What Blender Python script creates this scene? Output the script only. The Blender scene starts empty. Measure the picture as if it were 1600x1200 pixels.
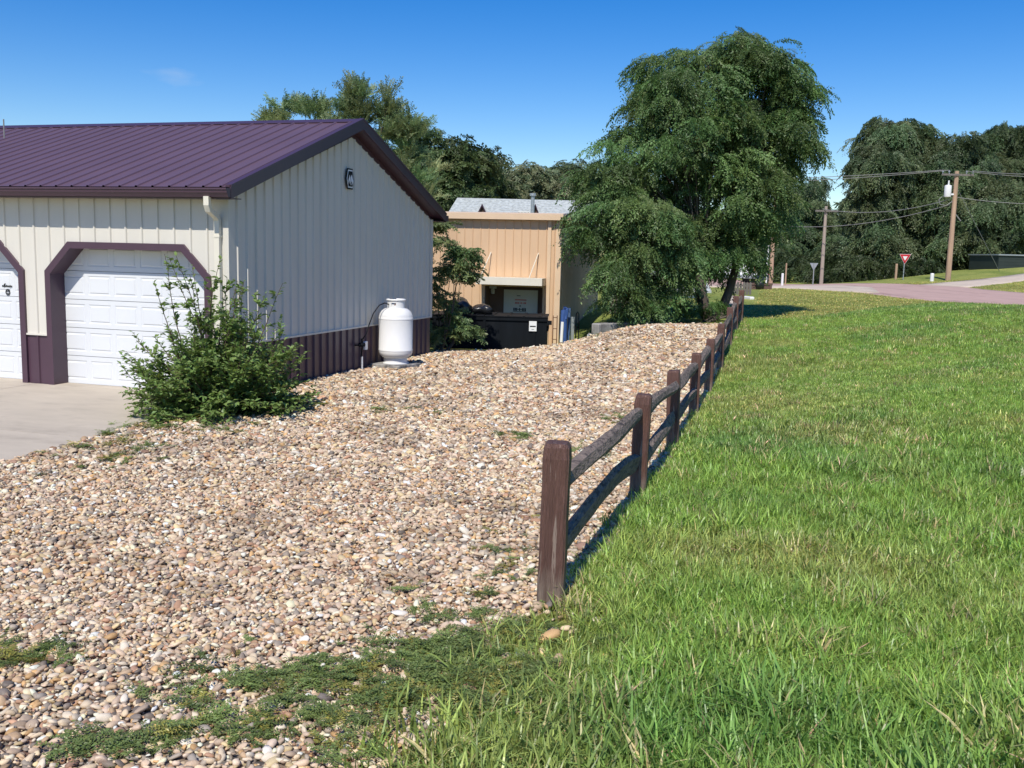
import bpy, bmesh, math, random
import numpy as np
from mathutils import Vector, Matrix

random.seed(7)
rng = np.random.default_rng(11)
scene = bpy.context.scene
COL = scene.collection
R = math.radians

# ------------------------------------------------------------------ camera
CAM_Z = 2.07
PITCH, ROLL, FOC = .134, .0244, 1501.0
cd = bpy.data.cameras.new('camera')
cam = bpy.data.objects.new('camera', cd)
COL.objects.link(cam)
cd.sensor_width = 36
cd.lens = FOC / 1600 * 36
cd.clip_start = .1
cd.clip_end = 6000
_c, _s = math.cos(PITCH), math.sin(PITCH)
_cr, _sr = math.cos(ROLL), math.sin(ROLL)
_r0, _u0, _f0 = Vector((1, 0, 0)), Vector((0, _s, _c)), Vector((0, _c, -_s))
_r, _u = _cr * _r0 + _sr * _u0, -_sr * _r0 + _cr * _u0
cam.matrix_world = Matrix(((_r.x, _u.x, -_f0.x, 0), (_r.y, _u.y, -_f0.y, 0), (_r.z, _u.z, -_f0.z, CAM_Z), (0, 0, 0, 1)))
scene.camera = cam

# ------------------------------------------------------------------ light
SUN_AZ, SUN_EL = R(14.2), R(51.5)      # heading of the light from +Y towards +X, height of the sun
world = bpy.data.worlds.new('World')
scene.world = world
world.use_nodes = True
nt = world.node_tree
bg = nt.nodes['Background']
sky = nt.nodes.new('ShaderNodeTexSky')
sky.sky_type = 'NISHITA'
sky.sun_disc = False
sky.sun_elevation = SUN_EL
sky.sun_rotation = SUN_AZ + math.pi
sky.air_density = 1.0
sky.dust_density = .25
sky.ozone_density = 2.0
sky.altitude = 400
hsv = nt.nodes.new('ShaderNodeHueSaturation')
hsv.inputs['Saturation'].default_value = 1.54
hsv.inputs['Value'].default_value = 1.36
hsv.inputs['Hue'].default_value = .514
nt.links.new(sky.outputs[0], hsv.inputs['Color'])
# thin cirrus, everywhere in the sky
geo = nt.nodes.new('ShaderNodeNewGeometry')
mp = nt.nodes.new('ShaderNodeMapping')
mp.inputs['Scale'].default_value = (2.2, 5.5, 9.0)
mp.inputs['Rotation'].default_value = (0, R(-20), R(25))
mp.inputs['Location'].default_value = (3.1, 1.7, 2.4)
nz = nt.nodes.new('ShaderNodeTexNoise')
nz.inputs['Scale'].default_value = 1.3
nz.inputs['Detail'].default_value = 7
nz.inputs['Distortion'].default_value = .8
rp = nt.nodes.new('ShaderNodeValToRGB')
rp.color_ramp.elements[0].position = .64
rp.color_ramp.elements[0].color = (0, 0, 0, 1)
rp.color_ramp.elements[1].position = .85
rp.color_ramp.elements[1].color = (.35, .35, .35, 1)
mx = nt.nodes.new('ShaderNodeMix')
mx.data_type = 'RGBA'
mx.inputs['B'].default_value = (7.0, 7.6, 8.2, 1)
nt.links.new(geo.outputs['Incoming'], mp.inputs['Vector'])
nt.links.new(mp.outputs[0], nz.inputs['Vector'])
nt.links.new(nz.outputs['Fac'], rp.inputs[0])
nt.links.new(rp.outputs[0], mx.inputs['Factor'])
nt.links.new(hsv.outputs[0], mx.inputs['A'])
nt.links.new(mx.outputs['Result'], bg.inputs['Color'])
bg.inputs['Strength'].default_value = .10

sl = bpy.data.lights.new('sun', 'SUN')
sl.energy = 5.0
sl.angle = R(.53)
sl.color = (1, .94, .84)
so = bpy.data.objects.new('sun', sl)
COL.objects.link(so)
so.location = (-10, -20, 30)
so.rotation_euler = Vector((math.sin(SUN_AZ) * math.cos(SUN_EL), math.cos(SUN_AZ) * math.cos(SUN_EL), -math.sin(SUN_EL))).to_track_quat('-Z', 'Y').to_euler()

vs = scene.view_settings
vs.view_transform = 'Standard'
vs.look = 'None'
vs.exposure = 0.0
vs.gamma = 1
vs.use_curve_mapping = False
scene.render.engine = 'CYCLES'
scene.cycles.max_bounces = 8
scene.cycles.transparent_max_bounces = 6

# ------------------------------------------------------------------ helpers
def ray(px, py):
    dx, dy = px - 800, py - 600
    x = (_cr * dx + _sr * dy) / FOC
    y = -(-_sr * dx + _cr * dy) / FOC
    return np.array([x, _c + y * _s, -_s + y * _c])

def at(px, py, Y):
    r = ray(px, py)
    q = r * (Y / r[1])
    return Vector((q[0], q[1], q[2] + CAM_Z))

CTRL = [(-4, 12, 0), (-4, 13, 0), (-8, 13.5, 0), (-12, 15, 0), (-3.3, 15, .0), (-1.7, 20, -.04), (-2.5, 17, -.01), (-7, 10, 0.), (-5, 9, .02), (-5, 7, .08),
        (-9, 7, .05), (0, 10, .06), (-2, 8, .1), (-1.5, 5, .25), (-1.6, 3, .38), (0, 3, .40), (-2, 13, .02), (.5, 15, .03), (-.46, 22, -.15), (1.4, 21, .10),
        (2.9, 22, .49), (3.7, 22, .54), (1.2, 25.5, -.32), (-3, 24, -.3), (2.6, 18, .17), (-1, 18, -.01),
        (.22, 4.5, .40), (.9, 7.05, .25), (1.6, 9.6, .15), (2.28, 12.05, .10), (2.95, 14.6, .08), (3.7, 17.1, .16), (4.45, 19.8, .32), (5.15, 22.3, .46), (5.85, 24.9, .52),
        (3.3, 6, .36), (2.2, 4, .40), (2.0, 2.8, .45), (4.4, 12, .36), (8, 10, .62), (12, 24, 1.02), (8.3, 16, .66), (6.9, 26, .54), (9.2, 23, .80), (12.1, 50, .70), (15.7, 45, .76),
        (10.5, 31, .66), (14.8, 28, .88), (20, 33, .90), (24.6, 75, .5), (20, 60, .62), (27.8, 62, 1.1), (35, 69, 1.95), (38, 58, 1.7), (31, 50, 1.15), (26, 40, 1.0), (45, 62, 2.4),
        (5.3, 25.6, .5), (4, 27, .45), (4.5, 32, .45), (7, 40, .55), (0, 35, -.1), (-10, 35, -.2), (-20, 40, 0), (0, 100, .4), (50, 110, 1.5), (-50, 100, 0),
        (40, 130, 1.0), (-40, 20, 0), (-30, 0, .3), (0, -20, .5), (0, 0, .45), (5, 0, .5), (30, -10, .8), (40, 20, 1.4), (60, 50, 2.2), (90, 90, 2), (-90, 90, 0), (0, 200, .5), (100, 200, 1), (-100, 200, .3), (-120, -60, .3), (120, -60, 1)]
CTRL = np.array(CTRL, float)
def _tps(d2):
    return np.where(d2 > 1e-12, .5 * d2 * np.log(np.maximum(d2, 1e-12)), 0)
_n = len(CTRL)
_K = _tps(((CTRL[:, None, :2] - CTRL[None, :, :2]) ** 2).sum(-1)) + np.eye(_n) * .05
_P = np.c_[np.ones(_n), CTRL[:, :2]]
_A = np.zeros((_n + 3, _n + 3))
_A[:_n, :_n] = _K
_A[:_n, _n:] = _P
_A[_n:, :_n] = _P.T
_W = np.linalg.solve(_A, np.r_[CTRL[:, 2], 0, 0, 0])
def H(x, y):
    x = np.asarray(x, float)
    y = np.asarray(y, float)
    sh = x.shape
    q = np.c_[x.ravel(), y.ravel()]
    out = np.empty(len(q))
    for i in range(0, len(q), 20000):
        b = q[i:i + 20000]
        out[i:i + 20000] = _tps(((b[:, None] - CTRL[None, :, :2]) ** 2).sum(-1)) @ _W[:_n] + _W[_n] + b @ _W[_n + 1:]
    r = np.hypot(q[:, 0], q[:, 1])
    t = np.clip((r - 110) / 90, 0, 1)
    return (out * (1 - t) + .6 * t).reshape(sh)
def h1(x, y):
    return float(H(np.array([x]), np.array([y]))[0])

# smooth value noise for numpy
_perm = rng.random((256, 256))
def vnoise(x, y, s=1.0):
    x = np.asarray(x) / s + 1000
    y = np.asarray(y) / s + 1000
    xi = np.floor(x).astype(int)
    yi = np.floor(y).astype(int)
    fx = x - xi
    fy = y - yi
    fx = fx * fx * (3 - 2 * fx)
    fy = fy * fy * (3 - 2 * fy)
    g = lambda a, b: _perm[a % 256, b % 256]
    return (g(xi, yi) * (1 - fx) + g(xi + 1, yi) * fx) * (1 - fy) + (g(xi, yi + 1) * (1 - fx) + g(xi + 1, yi + 1) * fx) * fy

def inside(poly, x, y):
    c = np.zeros(len(x), bool)
    n = len(poly)
    for i in range(n):
        x1, y1 = poly[i]
        x2, y2 = poly[(i + 1) % n]
        if y1 == y2:
            continue
        k = ((y1 > y) != (y2 > y)) & (x < (x2 - x1) * (y - y1) / (y2 - y1) + x1)
        c ^= k
    return c

def lin(r, g, b):
    f = lambda v: (v / 255 / 12.92) if v / 255 <= .04045 else ((v / 255 + .055) / 1.055) ** 2.4
    return (f(r), f(g), f(b))

class MB:
    """collects vertices and faces for one mesh"""
    def __init__(s):
        s.v, s.f, s.m = [], [], []
    def add(s, vs, fs, mi=0):
        o = len(s.v)
        s.v += [tuple(p) for p in vs]
        s.f += [tuple(i + o for i in q) for q in fs]
        s.m += [mi] * len(fs)
    def quad(s, a, b, c, d, mi=0):
        s.add((a, b, c, d), ((0, 1, 2, 3),), mi)
    def box(s, x0, x1, y0, y1, z0, z1, mi=0):
        s.add([(x0, y0, z0), (x1, y0, z0), (x1, y1, z0), (x0, y1, z0), (x0, y0, z1), (x1, y0, z1), (x1, y1, z1), (x0, y1, z1)],
              [(3, 2, 1, 0), (4, 5, 6, 7), (0, 1, 5, 4), (1, 2, 6, 5), (2, 3, 7, 6), (3, 0, 4, 7)], mi)
    def bev(s, x0, x1, y0, y1, z0, z1, b, mi=0):
        """box with chamfered vertical and top edges"""
        def ring(x0, x1, y0, y1, z, k):
            return [(x0 + k, y0, z), (x1 - k, y0, z), (x1, y0 + k, z), (x1, y1 - k, z), (x1 - k, y1, z), (x0 + k, y1, z), (x0, y1 - k, z), (x0, y0 + k, z)]
        r = ring(x0, x1, y0, y1, z0, b) + ring(x0, x1, y0, y1, z1 - b, b) + ring(x0 + b, x1 - b, y0 + b, y1 - b, z1, b * .6)
        f = [tuple(range(7, -1, -1)), tuple(range(16, 24))]
        for k in (0, 8):
            f += [(k + i, k + (i + 1) % 8, k + 8 + (i + 1) % 8, k + 8 + i) for i in range(8)]
        s.add(r, f, mi)
    def prism(s, pts, off, mi=0):
        """closed polygon pts (3-D) extruded by vector off"""
        n = len(pts)
        q = [Vector(p) for p in pts]
        o = Vector(off)
        s.add(q + [p + o for p in q], [tuple(range(n - 1, -1, -1)), tuple(range(n, 2 * n))] + [(i, (i + 1) % n, n + (i + 1) % n, n + i) for i in range(n)], mi)
    def tube(s, pts, rad, n=8, mi=0, cap=True):
        pts = [Vector(p) for p in pts]
        rad = rad if hasattr(rad, '__len__') else [rad] * len(pts)
        vs = []
        up = None
        for i, p in enumerate(pts):
            d = (pts[min(i + 1, len(pts) - 1)] - pts[max(i - 1, 0)])
            d = d.normalized() if d.length > 1e-9 else Vector((0, 0, 1))
            if up is None:
                up = d.orthogonal().normalized()
            else:
                up = (up - d * up.dot(d))
                up = up.normalized() if up.length > 1e-6 else d.orthogonal().normalized()
            w = d.cross(up)
            vs += [p + (up * math.cos(2 * math.pi * k / n) + w * math.sin(2 * math.pi * k / n)) * rad[i] for k in range(n)]
        fs = []
        for i in range(len(pts) - 1):
            fs += [(i * n + k, i * n + (k + 1) % n, (i + 1) * n + (k + 1) % n, (i + 1) * n + k) for k in range(n)]
        if cap:
            fs += [tuple(range(n - 1, -1, -1)), tuple(range((len(pts) - 1) * n, len(pts) * n))]
        s.add(vs, fs, mi)
    def lathe(s, prof, n=32, c=(0, 0, 0), mi=0):
        vs, fs = [], []
        for r, z in prof:
            vs += [(c[0] + r * math.cos(2 * math.pi * k / n), c[1] + r * math.sin(2 * math.pi * k / n), c[2] + z) for k in range(n)]
        for i in range(len(prof) - 1):
            fs += [(i * n + k, i * n + (k + 1) % n, (i + 1) * n + (k + 1) % n, (i + 1) * n + k) for k in range(n)]
        s.add(vs, fs, mi)
    def mesh(s, name, mats, smooth=False):
        me = bpy.data.meshes.new(name)
        me.from_pydata(s.v, [], s.f)
        for m in (mats if isinstance(mats, (list, tuple)) else [mats]):
            me.materials.append(m)
        if any(s.m):
            me.polygons.foreach_set('material_index', s.m)
        if smooth:
            me.polygons.foreach_set('use_smooth', [True] * len(me.polygons))
        me.update()
        return me
    def build(s, name, mats, parent=None, smooth=False):
        return link(name, s.mesh(name, mats, smooth), parent)

def link(name, data, parent=None):
    o = bpy.data.objects.new(name, data)
    COL.objects.link(o)
    if parent is not None:
        o.parent = parent
    return o

def tag(o, label=None, cat=None, group=None, kind=None):
    if label: o['label'] = label
    if cat: o['category'] = cat
    if group: o['group'] = group
    if kind: o['kind'] = kind
    return o

def empty(name, loc, rz, label, cat, group=None):
    o = link(name, None)
    o.location = loc
    o.rotation_euler = (0, 0, rz)
    o.empty_display_size = .3
    return tag(o, label, cat, group)

def smooth_by_angle(o, ang=35):
    me = o.data
    me.polygons.foreach_set('use_smooth', [True] * len(me.polygons))
    bm = bmesh.new()
    bm.from_mesh(me)
    bmesh.ops.remove_doubles(bm, verts=bm.verts, dist=1e-5)
    for e in bm.edges:
        if len(e.link_faces) == 2 and e.calc_face_angle(0) > R(ang):
            e.smooth = False
    bm.to_mesh(me)
    bm.free()
    return o

# ------------------------------------------------------------------ materials
def mat(name, col, rough=.6, var=.12, scale=6.0, col2=None, f2=(.5, .7), bump=0.0, bscale=60.0, metal=0.0, stretch=(1, 1, 1), spec=.5, detail=6, scale2=None, coords='Object'):
    m = bpy.data.materials.new(name)
    m.use_nodes = True
    n = m.node_tree
    b = n.nodes['Principled BSDF']
    b.inputs['Roughness'].default_value = rough
    b.inputs['Metallic'].default_value = metal
    b.inputs['Specular IOR Level'].default_value = spec
    tc = n.nodes.new('ShaderNodeTexCoord')
    mp = n.nodes.new('ShaderNodeMapping')
    mp.inputs['Scale'].default_value = stretch
    n.links.new(tc.outputs[coords], mp.inputs['Vector'])
    nz = n.nodes.new('ShaderNodeTexNoise')
    nz.inputs['Scale'].default_value = scale
    nz.inputs['Detail'].default_value = detail
    nz.inputs['Roughness'].default_value = .6
    n.links.new(mp.outputs[0], nz.inputs['Vector'])
    r = n.nodes.new('ShaderNodeValToRGB')
    r.color_ramp.elements[0].position = .3
    r.color_ramp.elements[1].position = .7
    r.color_ramp.elements[0].color = (*[c * (1 - var) for c in col], 1)
    r.color_ramp.elements[1].color = (*[min(1, c * (1 + var)) for c in col], 1)
    n.links.new(nz.outputs['Fac'], r.inputs[0])
    out = r.outputs[0]
    if col2 is not None:
        nz2 = n.nodes.new('ShaderNodeTexNoise')
        nz2.inputs['Scale'].default_value = scale2 or scale * .35
        nz2.inputs['Detail'].default_value = 8
        nz2.inputs['Roughness'].default_value = .65
        n.links.new(mp.outputs[0], nz2.inputs['Vector'])
        r2 = n.nodes.new('ShaderNodeMapRange')
        r2.inputs['From Min'].default_value = f2[0]
        r2.inputs['From Max'].default_value = f2[1]
        n.links.new(nz2.outputs['Fac'], r2.inputs['Value'])
        mx = n.nodes.new('ShaderNodeMix')
        mx.data_type = 'RGBA'
        mx.inputs['B'].default_value = (*col2, 1)
        n.links.new(r2.outputs[0], mx.inputs['Factor'])
        n.links.new(out, mx.inputs['A'])
        out = mx.outputs['Result']
    n.links.new(out, b.inputs['Base Color'])
    if bump:
        nb = n.nodes.new('ShaderNodeTexNoise')
        nb.inputs['Scale'].default_value = bscale
        nb.inputs['Detail'].default_value = 5
        n.links.new(mp.outputs[0], nb.inputs['Vector'])
        bp = n.nodes.new('ShaderNodeBump')
        bp.inputs['Strength'].default_value = bump
        bp.inputs['Distance'].default_value = .02
        n.links.new(nb.outputs['Fac'], bp.inputs['Height'])
        n.links.new(bp.outputs[0], b.inputs['Normal'])
    return m

def attr_mat(name, rough=.7, trans=0.0, spec=.3, tint=1.0, noise=0.0, nscale=25.0):
    """colour from the instance attribute 'col' (or the mesh attribute of that name), times the mesh's own 'shade'"""
    m = bpy.data.materials.new(name)
    m.use_nodes = True
    n = m.node_tree
    b = n.nodes['Principled BSDF']
    b.inputs['Roughness'].default_value = rough
    b.inputs['Specular IOR Level'].default_value = spec
    a = n.nodes.new('ShaderNodeAttribute')
    a.attribute_type = 'INSTANCER'
    a.attribute_name = 'col'
    out = a.outputs['Color']
    if noise:
        tc = n.nodes.new('ShaderNodeTexCoord')
        nz = n.nodes.new('ShaderNodeTexNoise')
        nz.inputs['Scale'].default_value = nscale
        nz.inputs['Detail'].default_value = 4
        n.links.new(tc.outputs['Object'], nz.inputs['Vector'])
        mr = n.nodes.new('ShaderNodeMapRange')
        mr.inputs['From Min'].default_value = .3
        mr.inputs['From Max'].default_value = .7
        mr.inputs['To Min'].default_value = 1 - noise
        mr.inputs['To Max'].default_value = 1 + noise
        n.links.new(nz.outputs['Fac'], mr.inputs['Value'])
        mm = n.nodes.new('ShaderNodeVectorMath')
        mm.operation = 'SCALE'
        n.links.new(out, mm.inputs[0])
        n.links.new(mr.outputs[0], mm.inputs['Scale'])
        out = mm.outputs[0]
    sh = n.nodes.new('ShaderNodeAttribute')
    sh.attribute_type = 'GEOMETRY'
    sh.attribute_name = 'shade'
    mm = n.nodes.new('ShaderNodeVectorMath')
    mm.operation = 'MULTIPLY'
    n.links.new(out, mm.inputs[0])
    n.links.new(sh.outputs['Color'], mm.inputs[1])
    out = mm.outputs[0]
    n.links.new(out, b.inputs['Base Color'])
    if trans:
        t = n.nodes.new('ShaderNodeBsdfTranslucent')
        hs = n.nodes.new('ShaderNodeHueSaturation')
        hs.inputs['Hue'].default_value = .485
        hs.inputs['Saturation'].default_value = 1.1
        hs.inputs['Value'].default_value = 1.5
        n.links.new(out, hs.inputs['Color'])
        n.links.new(hs.outputs[0], t.inputs['Color'])
        ms = n.nodes.new('ShaderNodeMixShader')
        ms.inputs[0].default_value = trans
        n.links.new(b.outputs[0], ms.inputs[1])
        n.links.new(t.outputs[0], ms.inputs[2])
        n.links.new(ms.outputs[0], n.nodes['Material Output'].inputs['Surface'])
    return m

M = {}
M['white_steel'] = mat('cream_steel', (.635, .605, .535), .42, .04, 3, col2=(.54, .51, .44), f2=(.58, .85), scale2=2.5, spec=.4, stretch=(1, 1, .16))
M['plum_steel'] = mat('plum_steel', (.075, .040, .060), .38, .06, 3, spec=.5)
M['plum_roof'] = mat('plum_roof_steel', (.112, .068, .092), .42, .06, 1.2, spec=.5)
M['plum_trim'] = mat('plum_trim_steel', (.062, .030, .050), .35, .06, 4, spec=.5)
M['door_white'] = mat('white_door_paint', (.68, .70, .72), .38, .02, 3, spec=.4)
M['white'] = mat('white_paint', (.80, .80, .78), .4, .03, 4)
M['tank'] = mat('white_tank_paint', (.74, .74, .73), .33, .02, 3, col2=(.60, .58, .54), f2=(.60, .80), scale2=4)
M['concrete'] = mat('driveway_concrete', (.47, .41, .33), .85, .08, 1.2, col2=(.36, .31, .25), f2=(.52, .72), scale2=.9, bump=.12, bscale=160, stretch=(1, 2.2, 1))
M['old_concrete'] = mat('weathered_shade_concrete', (.34, .33, .31), .9, .25, 6, col2=(.10, .095, .09), f2=(.46, .6), scale2=3, bump=.5, bscale=25)  # stains darkened further to stand in for branch shade on the retaining wall
M['black'] = mat('black_plastic', (.008, .009, .011), .6, .2, 5, spec=.2)
M['dumpster'] = mat('black_dumpster_steel', (.005, .007, .010), .65, .3, 3, col2=(.012, .014, .017), f2=(.55, .75), scale2=2, stretch=(1, 1, .3), spec=.15)
M['bag'] = mat('black_bag_plastic', (.014, .015, .017), .3, .2, 5, bump=.8, bscale=9)
M['tan'] = mat('tan_steel', (.64, .435, .265), .5, .06, 1.5, col2=(.54, .36, .215), f2=(.5, .75), scale2=.9, stretch=(1, 1, .25))
M['tan_trim'] = mat('tan_trim_steel', (.68, .50, .33), .45, .04, 3)
M['cream_trim'] = mat('cream_canopy_steel', (.70, .66, .55), .45, .04, 3)
M['shade_steel'] = mat('shade_lift_tan_steel', (.74, .55, .38), .5, .1, 1.5, stretch=(1, 1, .25))  # paler copy of the tan siding, brightening the shaded shed wall by colour
M['grey_board'] = mat('grey_door_board', (.52, .53, .52), .6, .05, 3)
M['post_wood'] = mat('worn_brown_post_paint', (.118, .058, .044), .62, .22, 5, col2=(.27, .20, .16), f2=(.585, .64), scale2=9, bump=1.0, bscale=22, stretch=(5, 5, .28))
M['post_bare'] = mat('bare_grey_post_wood', (.24, .185, .15), .8, .3, 6, col2=(.12, .065, .05), f2=(.44, .56), scale2=7, bump=.7, bscale=40, stretch=(4, 4, .4))
M['rail_wood'] = mat('weathered_rail_wood', (.20, .155, .125), .8, .35, 5, col2=(.06, .045, .038), f2=(.50, .62), scale2=9, bump=1.0, bscale=20, stretch=(1.6, 1.2, 5))
M['bark'] = mat('grey_bark', (.085, .068, .054), .9, .35, 5, bump=1.0, bscale=14, stretch=(1, 1, .25))
M['twig'] = mat('brown_twig', (.09, .06, .04), .85, .2, 8)
M['pole_wood'] = mat('utility_pole_wood', (.40, .27, .18), .85, .22, 3, bump=.3, bscale=30, stretch=(3, 3, .15))
M['grey_pole'] = mat('grey_pole_wood', (.34, .28, .23), .85, .2, 3, bump=.3, bscale=30, stretch=(3, 3, .15))
M['grey_wood'] = mat('grey_board_wood', (.15, .135, .12), .85, .22, 4, bump=.3, bscale=20, stretch=(3, 3, .3))
M['shingle'] = mat('grey_shingle', (.40, .43, .42), .9, .32, 7, bump=.3, bscale=60)
M['galv'] = mat('galvanised_steel', (.42, .44, .45), .4, .1, 8, metal=.6)
M['wire'] = mat('wire', (.22, .22, .21), .5, .1, 4)
M['red'] = mat('sign_red', (.50, .018, .03), .4, .05, 5)
M['sign_white'] = mat('sign_white', (.75, .75, .74), .4, .03, 5)
M['print_red'] = mat('print_red', (.50, .16, .14), .6, .1, 5)
M['print_black'] = mat('print_black', (.02, .025, .028), .6, .1, 5)
M['grey_paint'] = mat('pale_emblem_paint', (.78, .80, .82), .5, .05, 5)
M['blue'] = mat('blue_tarp', (.035, .085, .26), .5, .2, 6, bump=.5, bscale=12)
M['rust'] = mat('rusty_steel', (.16, .075, .04), .8, .3, 12)
M['darkgreen'] = mat('dark_green_siding', (.022, .032, .028), .6, .15, 2)
M['glass'] = mat('dark_window_glass', (.02, .03, .045), .08, .05, 3, spec=.8)
M['carwhite'] = mat('white_vehicle_paint', (.80, .81, .82), .25, .02, 2)
M['cardark'] = mat('dark_blue_car_paint', (.02, .03, .06), .25, .05, 2)
M['tail'] = mat('red_tail_light', (.5, .01, .02), .25, .05, 2)
M['tyre'] = mat('tyre_rubber', (.02, .02, .02), .8, .1, 9)
M['green_sign'] = mat('street_sign_green', (.02, .20, .12), .4, .05, 5)
M['brownwall'] = mat('brown_siding', (.12, .07, .055), .7, .1, 3)

def post_mat():
    m = M['post_wood']
    n = m.node_tree
    b = n.nodes['Principled BSDF']
    src = b.inputs['Base Color'].links[0].from_socket
    tc = n.nodes.new('ShaderNodeTexCoord')
    sx = n.nodes.new('ShaderNodeSeparateXYZ')
    n.links.new(tc.outputs['Object'], sx.inputs[0])
    mp = n.nodes.new('ShaderNodeMapping')
    mp.inputs['Scale'].default_value = (22, 22, 3)
    n.links.new(tc.outputs['Object'], mp.inputs['Vector'])
    z = n.nodes.new('ShaderNodeTexNoise')
    z.inputs['Scale'].default_value = 1.4
    z.inputs['Detail'].default_value = 7
    n.links.new(mp.outputs[0], z.inputs['Vector'])
    ma = n.nodes.new('ShaderNodeMath')
    ma.operation = 'MULTIPLY_ADD'
    ma.inputs[1].default_value = .34
    n.links.new(z.outputs['Fac'], ma.inputs[0])
    n.links.new(sx.outputs['Z'], ma.inputs[2])
    mr = n.nodes.new('ShaderNodeMapRange')
    mr.inputs['From Min'].default_value = .36
    mr.inputs['From Max'].default_value = .23
    n.links.new(ma.outputs[0], mr.inputs['Value'])
    r = n.nodes.new('ShaderNodeValToRGB')
    r.color_ramp.elements[0].position = .35
    r.color_ramp.elements[0].color = (.13, .085, .065, 1)
    r.color_ramp.elements[1].position = .6
    r.color_ramp.elements[1].color = (.30, .235, .185, 1)
    n.links.new(z.outputs['Fac'], r.inputs[0])
    mx = n.nodes.new('ShaderNodeMix')
    mx.data_type = 'RGBA'
    n.links.new(mr.outputs[0], mx.inputs['Factor'])
    n.links.new(src, mx.inputs['A'])
    n.links.new(r.outputs[0], mx.inputs['B'])
    n.links.new(mx.outputs['Result'], b.inputs['Base Color'])
post_mat()

# ground materials -------------------------------------------------
def ground_mat():
    m = bpy.data.materials.new('lawn_soil')
    m.use_nodes = True
    n = m.node_tree
    b = n.nodes['Principled BSDF']
    b.inputs['Roughness'].default_value = .95
    b.inputs['Specular IOR Level'].default_value = .1
    g = n.nodes.new('ShaderNodeNewGeometry')
    def noise(scale, detail=8, st=(1, 1, 1), rot=0):
        mp = n.nodes.new('ShaderNodeMapping')
        mp.inputs['Scale'].default_value = st
        mp.inputs['Rotation'].default_value = (0, 0, rot)
        n.links.new(g.outputs['Position'], mp.inputs['Vector'])
        z = n.nodes.new('ShaderNodeTexNoise')
        z.inputs['Scale'].default_value = scale
        z.inputs['Detail'].default_value = detail
        z.inputs['Roughness'].default_value = .7
        n.links.new(mp.outputs[0], z.inputs['Vector'])
        return z.outputs['Fac']
    def ramp(fac, stops):
        r = n.nodes.new('ShaderNodeValToRGB')
        e = r.color_ramp.elements
        while len(e) < len(stops):
            e.new(.5)
        for k, (p, c) in zip(e, stops):
            k.position = p
            k.color = (*c, 1)
        n.links.new(fac, r.inputs[0])
        return r.outputs[0]
    a = ramp(noise(9), [(.30, (.12, .16, .045)), (.5, (.26, .31, .09)), (.72, (.38, .37, .15))])
    c = ramp(noise(.35, 5), [(.35, (.75, .80, .72)), (.6, (1.12, 1.05, 1.0))])
    d = ramp(noise(.45, 3, (1.0, .12, 1), R(-24)), [(.42, (.78, .84, .74)), (.58, (1.15, 1.08, 1.05))])
    mm = n.nodes.new('ShaderNodeVectorMath')
    mm.operation = 'MULTIPLY'
    n.links.new(a, mm.inputs[0])
    n.links.new(c, mm.inputs[1])
    m2 = n.nodes.new('ShaderNodeVectorMath')
    m2.operation = 'MULTIPLY'
    n.links.new(mm.outputs[0], m2.inputs[0])
    n.links.new(d, m2.inputs[1])
    n.links.new(m2.outputs[0], b.inputs['Base Color'])
    bp = n.nodes.new('ShaderNodeBump')
    bp.inputs['Strength'].default_value = .8
    bp.inputs['Distance'].default_value = .05
    n.links.new(noise(30), bp.inputs['Height'])
    n.links.new(bp.outputs[0], b.inputs['Normal'])
    return m
M['ground'] = ground_mat()

STONE = [lin(204, 186, 158), lin(220, 208, 188), lin(184, 156, 124), lin(196, 174, 152), lin(168, 148, 128), lin(234, 228, 216), lin(160, 124, 94),
         lin(148, 140, 130), lin(112, 104, 98), lin(198, 158, 104), lin(182, 140, 112), lin(88, 84, 84), lin(210, 188, 168), lin(140, 106, 90), lin(206, 186, 142), lin(222, 202, 172)]
def gravel_mat():
    m = bpy.data.materials.new('river_gravel_bed')
    m.use_nodes = True
    n = m.node_tree
    b = n.nodes['Principled BSDF']
    b.inputs['Roughness'].default_value = .85
    g = n.nodes.new('ShaderNodeNewGeometry')
    v = n.nodes.new('ShaderNodeTexVoronoi')
    v.inputs['Scale'].default_value = 24
    n.links.new(g.outputs['Position'], v.inputs['Vector'])
    sep = n.nodes.new('ShaderNodeSeparateColor')
    n.links.new(v.outputs['Color'], sep.inputs[0])
    r = n.nodes.new('ShaderNodeValToRGB')
    r.color_ramp.interpolation = 'CONSTANT'
    e = r.color_ramp.elements
    cs = STONE
    while len(e) < len(cs):
        e.new(.5)
    for i, k in enumerate(e):
        k.position = i / len(cs)
        k.color = (*[x * .5 for x in cs[i]], 1)
    n.links.new(sep.outputs[0], r.inputs[0])
    n.links.new(r.outputs[0], b.inputs['Base Color'])
    bp = n.nodes.new('ShaderNodeBump')
    bp.inputs['Strength'].default_value = 1
    bp.inputs['Distance'].default_value = .03
    bp.invert = True
    n.links.new(v.outputs['Distance'], bp.inputs['Height'])
    n.links.new(bp.outputs[0], b.inputs['Normal'])
    return m
M['gravel'] = gravel_mat()
M['road'] = mat('pink_chip_road', (.45, .305, .262), .9, .10, 3, col2=(.29, .185, .16), f2=(.56, .66), scale2=.9, bump=.3, bscale=90, stretch=(1, .16, 1))
M['dusty'] = mat('dusty_gravel_road', (.54, .45, .36), .95, .12, 2, col2=(.32, .27, .22), f2=(.5, .7), scale2=.5, bump=.4, bscale=60)
M['stone'] = attr_mat('river_stone', .6, 0, .35, noise=.16, nscale=18)
M['leaf'] = attr_mat('leaf', .45, .28, .4)
M['grass'] = attr_mat('grass_blade', .40, .30, .50)

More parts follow.
